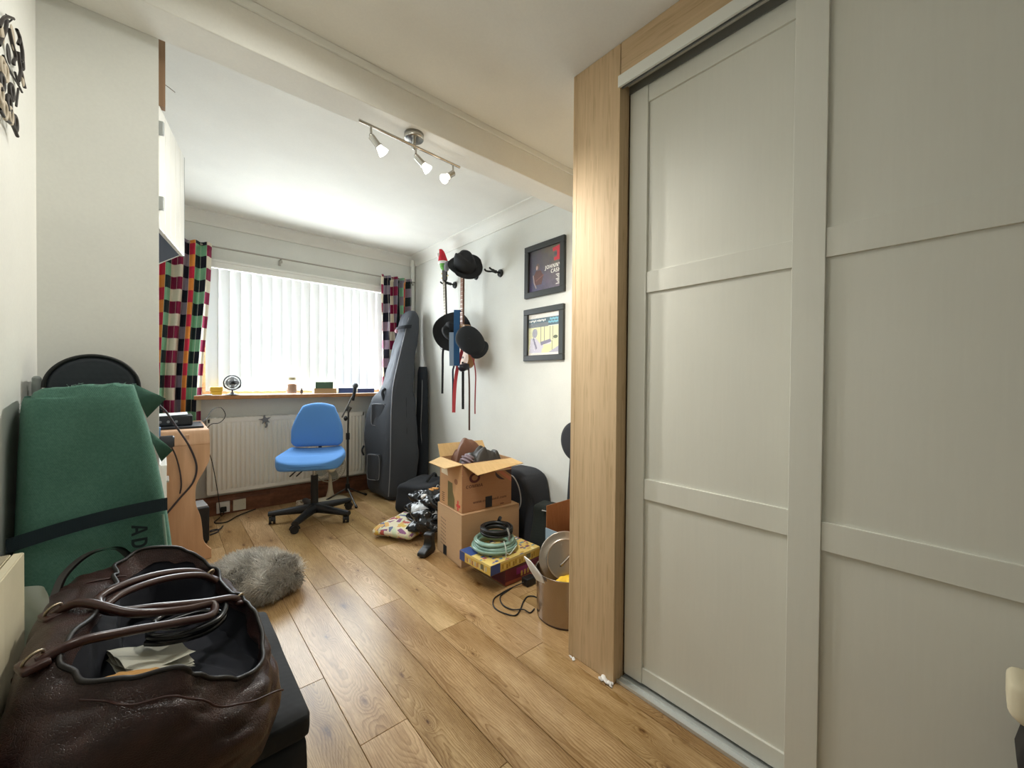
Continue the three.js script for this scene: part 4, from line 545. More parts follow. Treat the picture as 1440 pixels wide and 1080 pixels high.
  solo('leather_pouch', 'small dark leather pouch tied under the flat cap', 'pouch', T(blob(0.05, 0.035, 0.05, 4, (v) => { v.y += 0.006 * sin(v.x * 90); }), { p: [1.93, 1.25, -2.865] }), mat(0x22242e, 0.35));
}
// ------------------------------------------------------------ cello bag, narrow gig bag
{
  const mb = phys(0x3d4148, 0.8, { bumpMap: rep(weaveBump, 1, 1), bumpScale: 0.0008, sheen: 0.4, sheenRoughness: 0.5, sheenColor: new THREE.Color(0x70757e) }), md = fabric(0x24272d), mp = mat(0x85878c, 0.5);
  const rows = [[0.004, 1.62, 1.6, 1.8, -3.6], [0.05, 1.525, 1.575, 1.85, -3.58], [0.22, 1.468, 1.586, 1.885, -3.58], [0.41, 1.454, 1.592, 1.892, -3.58], [0.61, 1.46, 1.598, 1.892, -3.59], [0.82, 1.487, 1.619, 1.9, -3.63], [0.95, 1.55, 1.639, 1.905, -3.66], [1.04, 1.64, 1.654, 1.89, -3.68], [1.165, 1.688, 1.69, 1.905, -3.71], [1.385, 1.748, 1.765, 1.953, -3.76], [1.605, 1.812, 1.838, 1.992, -3.8], [1.755, 1.85, 1.889, 2.007, -3.83], [1.825, 1.894, 1.925, 2.0, -3.85], [1.855, 1.93, 1.94, 1.985, -3.875]];
  const seamX = (y) => { for (let i = 0; i < rows.length - 1; i++) if (y <= rows[i + 1][0]) { const t = (y - rows[i][0]) / (rows[i + 1][0] - rows[i][0]); return rows[i].map((q, k) => mix(q, rows[i + 1][k], t)); } return rows[rows.length - 1]; };
  const cb = thing('cello_bag', 'tall dark grey padded cello bag leaning in the corner', 'cello bag', [0, 0, 0]);
  const lv = rows.map(([y, xl, xs, xr, zf]) => { const zb = y > 1.2 ? -3.95 : -3.93; return [y, [[xl, zb], [mix(xl, xs, 0.5) - 0.01, (zb + zf) / 2], [xs - 0.006, zf + 0.012], [mix(xs, xr, 0.5), zf + 0.03], [xr + 0.006, zf + 0.004], [xr + 0.03, mix(zf, zb, 0.5)], [Math.min(xr + 0.02, 2.05), zb]]]; });
  let body = loft(lv, 56, 70, 1); body = disp(body, (v) => { const n = (vn3(v.x * 9, v.y * 5, v.z * 9, 4) - 0.5) * 0.028 + (vn3(v.x * 30, v.y * 14, v.z * 30, 8) - 0.5) * 0.009; v.x += n * (v.y > 0.02 ? 1 : 0); v.z += n * 0.6 * (v.y > 0.02 ? 1 : 0); });
  part('body', uvm(body), mb, cb);
  part('piping', tube(Array.from({ length: 40 }, (_, i) => { const y = 0.05 + 1.76 * i / 39, r = seamX(y); return [r[2] - 0.0 + 0.004, y, r[4] + 0.007]; }), 0.0045, 120, 6), mp, cb, 'light grey piping along the front seam');
  part('zip_seam', tube(Array.from({ length: 16 }, (_, i) => { const y = 0.62 + 0.42 * i / 15, r = seamX(y); return [mix(r[2], r[3], 0.55), y, r[4] + 0.02]; }), 0.003, 60, 5), md, cb);
  const pocket = (pts, lab) => { const p = part('pocket', uvm(T(softBox(pts.w, pts.h, 0.03, 0.012, 8, (v) => { v.z += 0.008 * sin(v.x * 40); }), { r: [0, pts.turn, 0], p: pts.p })), mb, cb, lab); const w = pts.w / 2 - 0.012, h = pts.h / 2 - 0.012; const q = [[-w, h], [w * 0.9, h], [w, h * 0.9], [w, -h * 0.9], [w * 0.9, -h], [-w * 0.9, -h], [-w, -h * 0.9], [-w, h * 0.9]].map(([a, b]) => V(a, b, 0.017).applyAxisAngle(V(0, 1, 0), pts.turn).add(V(...pts.p))); part('piping', tube(q, 0.0032, 60, 5, true), mp, p); };
  pocket({ w: 0.16, h: 0.22, turn: -0.85, p: [1.565, 0.8, -3.765] }, 'upper pocket'); pocket({ w: 0.15, h: 0.25, turn: -1.0, p: [1.505, 0.31, -3.73] }, 'lower pocket');
  part('handle', tube([[1.63, 1.05, -3.78], [1.6, 1.02, -3.77], [1.605, 0.95, -3.75], [1.62, 0.9, -3.74]], 0.014, 20, 8), md, cb); part('strap_buckle', [tube([[1.455, 0.5, -3.86], [1.435, 0.46, -3.85], [1.45, 0.41, -3.85]], 0.009, 12, 6)], md, cb); part('collar_strap', ribbon([[1.79, 1.65, -3.9], [1.795, 1.66, -3.84], [1.83, 1.67, -3.79], [1.9, 1.68, -3.765]], 0.035, [0.2, 1, 0], 0.004), md, cb); part('name_tag', T(blob(0.017, 0.02, 0.012, 2), { p: [1.782, 1.63, -3.86] }), mat(0xc79aa6, 0.6), cb);
  const gb = thing('gig_bag', 'narrow black instrument bag standing against the wall beside the cello bag', 'gig bag', [0, 0, 0]);
  const gg = (y, w, d) => [y, [[2.0 - d, -3.875 + 0.02], [2.0 - d, -3.7 - (0.09 - w)], [2.085, -3.7 - (0.09 - w)], [2.085, -3.86]]];
  part('body', uvm(loft([gg(0.003, 0.09, 0.03), gg(0.1, 0.09, 0.03), gg(0.6, 0.085, 0.02), gg(1.1, 0.06, 0), gg(1.22, 0.05, -0.005), gg(1.275, 0.03, -0.02)], 32, 30, 1)), fabric(0x2a3038), gb);
  part('piping', tube([[2.0, 0.03, -3.72], [1.99, 0.3, -3.722], [1.995, 0.5, -3.715], [1.987, 0.62, -3.722], [2.0, 0.9, -3.728], [2.01, 1.1, -3.74], [2.02, 1.2, -3.755]], 0.004, 60, 6), mp, gb);
}
// ------------------------------------------------------------ floor pile by the right wall
function piped(name, label, cat, w, h, d, pos, turn, col, f, pipes) { const o = thing(name, label, cat, pos, turn); part('body', uvm(T(softBox(w, h, d, Math.min(w, h, d) * 0.2, 18, f), { p: [0, h / 2, 0] })), fabric(col), o); const mp = mat(0xb5b8bb, 0.5); for (const p of pipes) part('piping', tube(p, 0.004, 50, 6), mp, o); return o; }
{
  const hb = piped('black_holdall', 'boxy black holdall with white piping at the foot of the cello bag', 'bag', 0.42, 0.25, 0.34, [1.745, 0.001, -3.2], 0.55, 0x202227, (v) => { v.y += 0.02 * (vn3(v.x * 12, v.y * 12, v.z * 12, 5) - 0.5) * sstep(-0.1, 0.05, v.y); v.x += 0.012 * sin(v.y * 22); }, [[[-0.2, 0.03, 0.165], [-0.205, 0.19, 0.168], [-0.18, 0.235, 0.165], [-0.12, 0.215, 0.172], [-0.06, 0.236, 0.165], [-0.025, 0.2, 0.172], [-0.02, 0.05, 0.174]], [[0.06, 0.12, 0.174], [0.09, 0.19, 0.172], [0.17, 0.22, 0.165]]]);
  part('handle', tube([[-0.05, 0.245, 0.05], [0.0, 0.285, 0.06], [0.1, 0.29, 0.05], [0.15, 0.25, 0.04]], 0.012, 24, 7), fabric(0x1a1b1f), hb);
  const pm = mat(0xffffff, 0.85, { map: canvasTex(256, 256, (c) => { c.fillStyle = '#e2d8bc'; c.fillRect(0, 0, 256, 256); const P = ['#d9b95c', '#8c5a80', '#6c7490', '#e9e2cc', '#b9574e', '#cfd6b4', '#dcae6a']; for (let i = 0; i < 46; i++) { c.fillStyle = P[i % 7]; c.save(); c.translate(hsh(i, 1, 9) * 256, hsh(i, 2, 9) * 256); c.rotate(hsh(i, 3, 9) * 3); c.fillRect(-30, -12, 50 + 20 * hsh(i, 4, 9), 22); c.restore(); } }) });
  const cu = solo('cushion', 'pale multicoloured cushion lying on the floor under the bin bag', 'cushion', uvm(T(softBox(0.4, 0.1, 0.34, 0.045, 18, (v) => { const k = Math.pow(Math.max(Math.abs(v.x) / 0.2, Math.abs(v.z) / 0.17), 3); v.y *= 1 - 0.55 * k; v.y += 0.012 * (vn3(v.x * 16, 1, v.z * 16, 4) - 0.5); v.y -= 0.012 * (1 - k) * 0; }), { p: [0, 0.047, 0] }), 3), pm, [1.375, 0.001, -2.79], 0.5);
  const bb = thing('bin_bag', 'glossy black bin bag slumped against the cardboard boxes', 'bin bag', [1.535, 0.125, -2.72], 0.2);
  const crump = (s, a) => (v, q) => { const r = Math.abs(vn3(q.x * 1.5 + 9, q.y * 1.5 + 9, q.z * 1.5 + 9, s) - 0.5) * 2.4 + 0.3 * Math.abs(vn3(q.x * 3.4 + 9, q.y * 3.4 + 9, q.z * 3.4 + 9, s + 3) - 0.5) * 2 + 0.08 * Math.abs(vn3(q.x * 9 + 20, q.y * 9 + 20, q.z * 9 + 20, s + 7) - 0.5) * 2; v.multiplyScalar(1 + a * 0.62 * (r - 0.5)); if (v.y < -0.05) v.y = mix(v.y, -0.05, 0.8); };
  part('body', T(blob(0.16, 0.13, 0.18, 24, crump(5, 0.7)), { p: [0, 0.05, 0] }), mat(0x1c1d20, 0.22), bb); part('fold', T(blob(0.1, 0.07, 0.12, 18, crump(9, 0.9)), { p: [-0.13, 0.0, 0.12], r: [0, 0.4, 0.4] }), mat(0x1a1b1e, 0.2), bb);
  part('liner', T(blob(0.085, 0.05, 0.1, 18, crump(14, 0.8)), { p: [-0.12, 0.055, 0.07], r: [0.3, 0.2, 0.5] }), mat(0xc2c6ca, 0.25), bb, 'silvery liner showing through'); part('paper', T(blob(0.03, 0.02, 0.025, 6, crump(3, 0.6)), { p: [-0.08, 0.15, 0.03] }), mat(0xf0eeee, 0.7), bb); part('wrapper', T(blob(0.05, 0.02, 0.035, 8, crump(21, 0.6)), { p: [0.03, 0.17, 0.0] }), mat(0xd99a4e, 0.5), bb);
  const bt = thing('black_boot', 'black boot lying at the corner of the cardboard box', 'boot', [1.325, 0.001, -2.36], 0.5); bt.scale.setScalar(0.72);
  part('upper', T(ext(smoothShape([[-0.13, 0.008], [-0.13, 0.035], [-0.08, 0.06], [-0.035, 0.075], [-0.025, 0.12], [-0.03, 0.17], [0.035, 0.175], [0.03, 0.11], [0.042, 0.06], [0.045, 0.008], [-0.04, 0.006]], 60), 0.062, 0.014, { bevelSegments: 4 }), { p: [0, 0.003, -0.031] }), mat(0x141517, 0.4), bt); part('sole', T(ext(smoothShape([[-0.135, 0], [-0.1, 0.034], [0.0, 0.036], [0.04, 0.03], [0.046, 0], [0.04, -0.03], [0, -0.036], [-0.1, -0.034]], 40), 0.01), { r: [-PI / 2, 0, 0] }), m_black, bt);

  // cardboard boxes, panel by panel
  const kraft = (r, g, b, s) => (u, v) => { const n = (fbm(u * 40, v * 8, s, 3) - 0.5) * 16 + (vn(u * 180, v * 180, s) - 0.5) * 8; return [r + n, g + n, b + n]; };
  const k1 = mat(0xffffff, 0.85, { map: tex(256, 256, kraft(186, 144, 100, 2)) }), k2 = mat(0xffffff, 0.85, { map: tex(256, 256, kraft(192, 156, 118, 7)) }), k3 = mat(0xffffff, 0.85, { map: tex(256, 256, kraft(214, 180, 128, 9)) });
  const printed = (base, draw) => mat(0xffffff, 0.85, { map: canvasTex(512, 512, (c, w, h) => { c.fillStyle = base; c.fillRect(0, 0, w, h); for (let i = 0; i < 500; i++) { c.fillStyle = `rgba(${hsh(i, 1, 1) > 0.5 ? '255,240,210' : '80,50,20'},0.03)`; c.fillRect(hsh(i, 2, 1) * w, hsh(i, 3, 1) * h, 60, 3); } draw(c, w, h); }) });
  const t = 0.005;
  function cbox(label, pos, turn, w, h, d, m, front, left) {
    const b = thing('cardboard_box', label, 'box', pos, turn);
    part('front_panel', box(-w / 2, w / 2, 0.001, h, d / 2 - t, d / 2), front, b); part('back_panel', box(-w / 2, w / 2, 0.001, h, -d / 2, -d / 2 + t), m, b);
    part('side_panel', box(-w / 2, -w / 2 + t, 0.001, h, -d / 2 + t, d / 2 - t), left, b); part('side_panel', box(w / 2 - t, w / 2, 0.001, h, -d / 2 + t, d / 2 - t), m, b); part('base_panel', box(-w / 2, w / 2, 0.0, 0.006, -d / 2, d / 2), m, b);
    return b;
  }
  const lowL = printed('#c9a680', (c) => { c.fillStyle = '#6f5c48'; for (let i = 0; i < 8; i++) { c.save(); c.translate(70, 130 + i * 38); c.rotate(0.14); for (let k = 0; k < 6; k++) c.fillRect(k * 20, 0, 14, 8 + (k % 2) * 3); c.restore(); } c.fillStyle = '#1d1d1f'; c.fillRect(128, 405, 78, 107); });
  const lo = cbox('closed plain cardboard box standing on the floor under the printed one', [1.595, 0.0, -2.183], -0.09, 0.432, 0.32, 0.337, k2, printed('#b3906c', (c) => { c.fillStyle = '#3d3128'; c.fillRect(320, 330, 50, 22); c.fillRect(360, 322, 14, 50); }), lowL);
  part('top_flap', box(-0.216, 0.216, 0.317, 0.3215, 0.001, 0.1685), k2, lo); part('top_flap', box(-0.216, 0.216, 0.317, 0.3215, -0.1685, -0.001), k2, lo);
  const upF = printed('#a67a58', (c) => {
    c.strokeStyle = '#5a3030'; c.lineWidth = 24; c.beginPath(); c.arc(122, 160, 42, -0.9, 4.9); c.stroke(); c.fillStyle = '#5a3030'; c.beginPath(); c.moveTo(140, 96); c.lineTo(186, 118); c.lineTo(150, 146); c.fill();
    c.fillStyle = '#4a2a26'; c.font = 'bold 44px sans-serif'; c.fillText('COMMA', 34, 262);
    c.fillStyle = '#b04a52'; c.beginPath(); c.moveTo(280, 60); c.lineTo(512, 44); c.lineTo(512, 112); c.lineTo(330, 112); c.fill(); c.fillStyle = '#d8bfa8'; c.fillRect(330, 112, 182, 14); c.fillStyle = '#3b3238'; c.beginPath(); c.moveTo(335, 128); c.quadraticCurveTo(380, 190, 440, 232); c.quadraticCurveTo(360, 226, 335, 160); c.fill(); c.fillStyle = '#c07a60'; c.beginPath(); c.moveTo(360, 132); c.lineTo(412, 132); c.lineTo(512, 226); c.lineTo(512, 268); c.fill(); c.fillStyle = '#3b3238'; c.beginPath(); c.moveTo(440, 132); c.lineTo(512, 132); c.lineTo(512, 194); c.fill();
    c.fillStyle = '#4a2a22'; c.font = 'bold 36px sans-serif'; c.fillText('www.commaoil.com', 106, 434); c.fillStyle = '#232227'; c.fillRect(232, 384, 70, 128); c.fillStyle = '#5c3a2c'; c.fillRect(390, 486, 40, 10);
  });
  const upL = printed('#c99a6c', (c) => { c.fillStyle = '#6f6338'; c.beginPath(); c.moveTo(190, 230); c.lineTo(300, 240); c.lineTo(310, 330); c.lineTo(352, 400); c.lineTo(352, 512); c.lineTo(190, 512); c.fill(); c.fillStyle = '#ecdcc0'; c.beginPath(); c.moveTo(20, 20); c.lineTo(150, 10); c.lineTo(190, 180); c.lineTo(30, 170); c.fill(); c.fillStyle = '#cf4a40'; c.fillRect(390, 440, 90, 30); c.fillRect(412, 400, 30, 110); c.fillStyle = '#9c6a48'; c.beginPath(); c.ellipse(380, 210, 40, 30, 0, 0, 7); c.fill(); c.fillStyle = '#5a4028'; for (let i = 0; i < 5; i++) c.fillRect(50, 380 + i * 22, 60, 9); });
  const up = cbox('open printed cardboard box with crumpled clothes in it, top of the stack', [1.58, 0.3225, -2.195], -0.07, 0.375, 0.305, 0.3, k1, upF, upL);
  const flap = (q) => { const g = new THREE.BufferGeometry(); const o = [0, -0.004, 0]; const a = q.map((p) => V(...p)), n = V(0, 0, 0).crossVectors(a[1].clone().sub(a[0]), a[3].clone().sub(a[0])).normalize().multiplyScalar(0.0045), b = a.map((p) => p.clone().sub(n)); const P = [...a, ...b], Q = [[0, 1, 2, 3], [7, 6, 5, 4], [0, 4, 5, 1], [1, 5, 6, 2], [2, 6, 7, 3], [3, 7, 4, 0]], pos = []; for (const f of Q) for (const i of [0, 1, 2, 0, 2, 3]) pos.push(P[f[i]].x, P[f[i]].y, P[f[i]].z); g.setAttribute('position', new THREE.Float32BufferAttribute(pos, 3)); g.computeVertexNormals(); return uvm(g, 2); };
  part('top_flap', flap([[-0.187, 0.304, 0.15], [-0.135, 0.25, 0.245], [0.2, 0.288, 0.262], [0.187, 0.304, 0.15]]), k3, up, 'pale inside of the front flap folded outward'); part('top_flap', flap([[-0.187, 0.304, -0.15], [-0.28, 0.282, -0.13], [-0.275, 0.278, 0.08], [-0.187, 0.304, 0.15]]), k3, up); part('top_flap', flap([[0.187, 0.304, 0.15], [0.27, 0.265, 0.16], [0.27, 0.272, -0.12], [0.187, 0.304, -0.15]]), k3, up); part('top_flap', flap([[0.187, 0.304, -0.15], [0.18, 0.38, -0.2], [-0.18, 0.384, -0.2], [-0.187, 0.304, -0.15]]), k3, up);
  // crumpled clothes in the box: cloth heaps with folds
  const heap = (w, d, h, y0, seed, fx, fz) => { const top = (u, v) => { const x = (u - 0.5) * w, z = (v - 0.5) * d, e = Math.max(Math.abs(u - 0.5), Math.abs(v - 0.5)) * 2, dome = Math.pow(Math.max(0, 1 - Math.pow(e, 3)), 0.6); const wx = x * fx + 3 * vn(x * 8 + seed, z * 8, seed), f = Math.abs(sin(wx + z * fz)) * 0.6 + Math.abs(vn(x * 22 + 5, z * 22 + 5, seed) - 0.5) * 1.2; return [x + 0.016 * (vn(x * 14, z * 14, seed + 4) - 0.5), y0 + dome * (h * (0.55 + 0.5 * vn(x * 9 + 2, z * 9 + 2, seed + 7)) + 0.055 * f) - 0.05 * (1 - dome), z + 0.016 * (vn(x * 14, z * 14, seed + 8) - 0.5)]; }; return mg([surf(top, 54, 48), surf((u, v) => { const p = top(1 - u, v); return [p[0], Math.min(p[1] - 0.004, y0 - 0.052), p[2]]; }, 20, 20)]); };
  solo('leather_jacket', 'crumpled dark leather jacket heaped in the open printed box', 'clothing', uvm(heap(0.28, 0.17, 0.085, 0.592, 5, 26, 10), 4), mat(0x2b2826, 0.42, { bumpMap: leatherBump, bumpScale: 0.0008 }), [1.585, 0, -2.128], -0.07);
  solo('brown_garment', 'crumpled brown garment showing behind the dark jacket in the box', 'clothing', uvm(heap(0.26, 0.09, 0.14, 0.585, 11, 22, 18), 4), mat(0x76503e, 0.6, { bumpMap: leatherBump, bumpScale: 0.0008 }), [1.585, 0, -2.275], -0.07);
  solo('patterned_scarf', 'balled purple and cream scarf at the near corner of the open box', 'clothing', T(blob(0.04, 0.034, 0.04, 12, (v, q) => { v.multiplyScalar(1 + 0.35 * Math.sin(q.x * 7 + q.y * 9) * 0.5); }), {}), mat(0x8a7c86, 0.8), [1.45, 0.64, -2.105]);
  // padded bag and rucksack wedged between boxes and wall
  piped('padded_bag', 'rounded black padded bag with grey piping wedged behind the cardboard boxes', 'bag', 0.235, 0.5, 0.4, [1.98, 0.001, -2.16], 0, 0x2c2e33, (v) => { const t2 = (v.y + 0.25) / 0.5; v.z *= 1 - 0.3 * t2 * t2; v.y -= 0.9 * Math.max(0, v.z) ** 2 * t2 * 2; v.x += 0.015 * sin(v.z * 14 + v.y * 6); }, [[[-0.1, 0.47, -0.05], [-0.122, 0.46, 0.04], [-0.128, 0.4, 0.1], [-0.13, 0.3, 0.12], [-0.128, 0.2, 0.06]]]);
  piped('rucksack', 'small black rucksack with piping standing between the padded bag and the steel pot', 'rucksack', 0.19, 0.345, 0.16, [1.885, 0.001, -1.83], 0.25, 0x1e2522, (v) => { const t2 = (v.y + 0.16) / 0.33; v.x *= 1 - 0.25 * t2 * t2; v.z *= 1 - 0.2 * t2; v.x += 0.012 * sin(v.y * 20); }, [[[-0.12, 0.02, 0.09], [-0.112, 0.1, 0.1], [-0.07, 0.2, 0.1], [-0.02, 0.28, 0.09], [0.0, 0.31, 0.07]], [[-0.09, 0.325, 0.02], [-0.06, 0.31, 0.06], [-0.05, 0.27, 0.08]]]);
  const rb = thing('banjo_case', 'round-headed black instrument case standing beside the oak wardrobe end', 'case', [2.01, 0, -1.68]);
  const rc = fabric(0x2a2b30);
  part('body', uvm(T(disp(lathe([[0, 0.05], [0.1, 0.05], [0.128, 0.035], [0.135, 0], [0.128, -0.035], [0.1, -0.05], [0, -0.05]], 48), (v) => v), { r: [0, 0, PI / 2], p: [0.02, 0.755, 0] })), rc, rb, 'round bowl of the case'); part('neck', uvm(loft([[0.002, [[-0.02, -0.09], [0.06, -0.09], [0.06, 0.07], [-0.02, 0.07]]], [0.3, [[-0.02, -0.085], [0.06, -0.085], [0.06, 0.06], [-0.02, 0.06]]], [0.66, [[-0.02, -0.06], [0.06, -0.06], [0.06, 0.05], [-0.02, 0.05]]]], 24, 12, 1)), rc, rb);
  const ob = thing('open_carton', 'small open brown carton behind the steel pot', 'box', [1.82, 0, -1.56]);
  const ko = mat(0xffffff, 0.85, { map: tex(128, 128, kraft(152, 98, 58, 12)) });
  part('front_panel', box(-0.12, 0.12, 0, 0.3, 0.085, 0.09), ko, ob); part('back_panel', box(-0.12, 0.12, 0, 0.41, -0.09, -0.085), ko, ob); part('side_panel', box(-0.125, -0.12, 0, 0.28, -0.09, 0.09), mat(0x9db7cc, 0.6), ob, 'pale blue side'); part('side_panel', box(0.115, 0.12, 0, 0.3, -0.085, 0.085), ko, ob); part('base_panel', box(-0.12, 0.12, 0, 0.004, -0.085, 0.085), ko, ob);
  // board games and coils
  const gTop = canvasTex(512, 384, (c, w, h) => { c.fillStyle = '#e3c877'; c.fillRect(0, 0, w, h); const P = ['#3f5796', '#c9a24c', '#a8546a', '#efe2b4', '#5f8aa6', '#7a4a66']; for (let i = 0; i < 90; i++) { c.fillStyle = P[i % 6]; c.fillRect(hsh(i, 1, 4) * w, hsh(i, 2, 4) * h, 14 + 30 * hsh(i, 3, 4), 10 + 22 * hsh(i, 4, 4)); } c.fillStyle = '#34508e'; c.fillRect(0, 0, 90, 150); c.fillStyle = '#eddc9c'; c.fillRect(370, 20, 120, 100); });
  const gSide = (blue, P) => canvasTex(512, 96, (c, w, h) => { c.fillStyle = '#dcb957'; c.fillRect(0, 0, w, h); c.fillStyle = '#ecd78c'; c.fillRect(0, 0, w, 16); for (let i = 0; i < 16; i++) { c.fillStyle = P[i % P.length]; c.fillRect(110 + i * 22, 30 + (i % 3) * 6, 13, 44); } c.fillStyle = '#3b4f8c'; c.fillRect(blue, 0, 92, h); c.fillStyle = '#6f6a4a'; c.fillRect(360, 22, 46, 52); });
  const gA = thing('board_game', 'yellow and blue board game box under the green hose', 'game', [1.5, 0.0965, -1.83], 0.04);
  part('lid_top', box(-0.192, 0.192, 0.056, 0.058, -0.14, 0.14), mat(0xffffff, 0.5, { map: gTop }), gA); part('lid_side', box(-0.192, 0.192, 0.004, 0.056, 0.138, 0.14), mat(0xffffff, 0.5, { map: gSide(0, ['#b8902e', '#e8cf7c', '#a67a30']) }), gA); part('lid_side', box(-0.192, -0.19, 0.004, 0.056, -0.14, 0.138), mat(0xffffff, 0.5, { map: gSide(0, ['#c98a64', '#9a5a58', '#e6d09a', '#b5bfc4']) }), gA); part('lid_side', box(0.19, 0.192, 0.004, 0.056, -0.14, 0.138), mat(0xcaa448, 0.5), gA); part('lid_side', box(-0.19, 0.19, 0.004, 0.056, -0.14, -0.138), mat(0xcaa448, 0.5), gA); part('tray', box(-0.188, 0.188, 0, 0.05, -0.136, 0.136), mat(0x7b6a48, 0.7), gA);
  const gB = thing('board_game', 'dark red and purple board game box, the lower of the two', 'game', [1.6, 0, -1.835], -0.02);
  const gs2 = mat(0xffffff, 0.5, { map: canvasTex(512, 128, (c, w, h) => { c.fillStyle = '#6a2430'; c.fillRect(0, 0, w, h); c.fillStyle = '#8c2a6a'; c.fillRect(120, 10, 190, 60); c.fillStyle = '#c9a24a'; for (let i = 0; i < 9; i++) c.fillRect(170 + i * 36, 50 - i * 2, 20, 46); c.fillStyle = '#a0503a'; c.fillRect(0, 104, w, 24); }) });
  part('lid_top', box(-0.17, 0.17, 0.09, 0.095, -0.145, 0.145), mat(0x5c2a34, 0.5), gB); part('lid_side', box(-0.17, 0.17, 0.01, 0.09, 0.143, 0.145), gs2, gB); part('lid_side', box(-0.17, -0.168, 0.01, 0.09, -0.145, 0.143), mat(0x632833, 0.5), gB); part('lid_side', box(0.168, 0.17, 0.01, 0.09, -0.145, 0.143), mat(0x632833, 0.5), gB); part('tray', box(-0.166, 0.166, 0.001, 0.088, -0.141, 0.141), mat(0x9a5a40, 0.7), gB);
  const coil = (R, turns, hh, dd, seed, thick) => { const rr2 = rng(seed), P = [], per = 20, n = turns * per; let a0 = [0, 0], b0 = [0, 0]; for (let i = 0; i <= n; i++) { const a = i / per * 2 * PI, k = (i % per) / per; if (i % per === 0) { a0 = b0; const q = rr2() * 2 * PI, e = 0.35 + 0.65 * Math.sqrt(rr2()); b0 = [dd * e * cos(q), hh * e * sin(q)]; if (!i) a0 = b0; } const r = R + mix(a0[0], b0[0], k), y = hh + thick + mix(a0[1], b0[1], k); P.push([r * cos(a), y, r * sin(a)]); } return tube(P, thick, n * 2, 7); };
  const ho = thing('garden_hose', 'pale green garden hose coiled on the board game boxes', 'hose', [1.468, 0.1555, -1.845]);
  part('coil', coil(0.112, 16, 0.03, 0.022, 3, 0.0085), phys(0x86a89c, 0.3, { clearcoat: 0.4 }), ho); part('tie', [tube([[-0.03, 0.0, 0.142], [-0.034, 0.05, 0.146], [-0.028, 0.088, 0.12]], 0.003, 12, 5), tube([[-0.034, 0.035, 0.147], [-0.012, 0.02, 0.149], [0.05, 0.05, 0.14]], 0.0025, 12, 5)], mat(0xd9e6e0, 0.5), ho);
  const bc = thing('black_cable_coil', 'black cable coil lying on top of the green hose', 'cable', [1.485, 0.2345, -1.85]);
  part('coil', coil(0.082, 20, 0.022, 0.02, 8, 0.0055), mat(0x17191b, 0.4), bc); part('tie', [tube([[0, -0.002, 0.115], [0.0, 0.03, 0.118], [0.0, 0.066, 0.1]], 0.006, 10, 6)], mat(0x8a8c8c, 0.5), bc); part('plug', [rod([0.06, 0.052, -0.05], [0.09, 0.058, -0.075], 0.011)], m_black, bc);
  // stainless stock pot with its lid leaning in it
  const ss = mat(0xa89c90, 0.27, { metalness: 1 });
  const pt = thing('stock_pot', 'stainless steel stock pot beside the oak wardrobe end', 'pot', [1.497, 0, -1.312]);
  part('body', lathe([[0, 0.004], [0.138, 0.004], [0.144, 0.012], [0.146, 0.22], [0.152, 0.226], [0.15, 0.229], [0.143, 0.224], [0.141, 0.014], [0, 0.01]], 64), ss, pt); part('foot_ring', lathe([[0.13, 0], [0.139, 0.0], [0.143, 0.01], [0.13, 0.01]], 48), mat(0x5a4a40, 0.5, { metalness: 0.6 }), pt);
  const ld = thing('pot_lid', 'round steel lid tilted in the mouth of the stock pot', 'lid', [1.52, 0.25, -1.335]); ld.quaternion.setFromUnitVectors(V(0, 1, 0), V(-0.66, 0.38, 0.62).normalize());
  part('dome', lathe([[0, 0.011], [0.04, 0.0105], [0.088, 0.008], [0.092, 0.0105], [0.097, 0.0105], [0.101, 0.006], [0.126, 0.004], [0.133, 0.005], [0.136, 0.002], [0.136, -0.003], [0.132, 0.0], [0.1, 0.002], [0.04, 0.0065], [0, 0.007]], 56), ss, ld); part('handle', tube([[-0.038, 0.01, 0], [-0.037, 0.03, 0], [0, 0.036, 0], [0.037, 0.03, 0], [0.038, 0.01, 0]], 0.005, 20, 8), ss, ld);
  solo('paper_bag', 'crumpled white paper poking out at the rim of the stock pot', 'paper', flat(loft([[[1.336, 0.2, -1.36], [1.34, 0.2, -1.31], [1.344, 0.2, -1.31], [1.34, 0.2, -1.36]], [[1.318, 0.25, -1.39], [1.328, 0.24, -1.32], [1.331, 0.24, -1.32], [1.321, 0.25, -1.39]], [[1.31, 0.3, -1.42], [1.312, 0.288, -1.37], [1.315, 0.288, -1.37], [1.313, 0.3, -1.42]]], 12, 8, 0)), mat(0xeaeaea, 0.7));
  solo('yellow_duster', 'yellow cloth lying inside the stock pot', 'cloth', T(blob(0.05, 0.03, 0.045, 8, (v, q) => { v.multiplyScalar(1 + 0.5 * (vn3(q.x * 3, q.y * 3, q.z * 3, 4) - 0.5)); }), {}), mat(0xe3b92c, 0.7), [1.44, 0.19, -1.255]);
  // mains adapter with its lead on the floor
  const ad = thing('power_adapter', 'black plug-in power adapter with its looped lead on the floor', 'adapter', [0, 0, 0]);
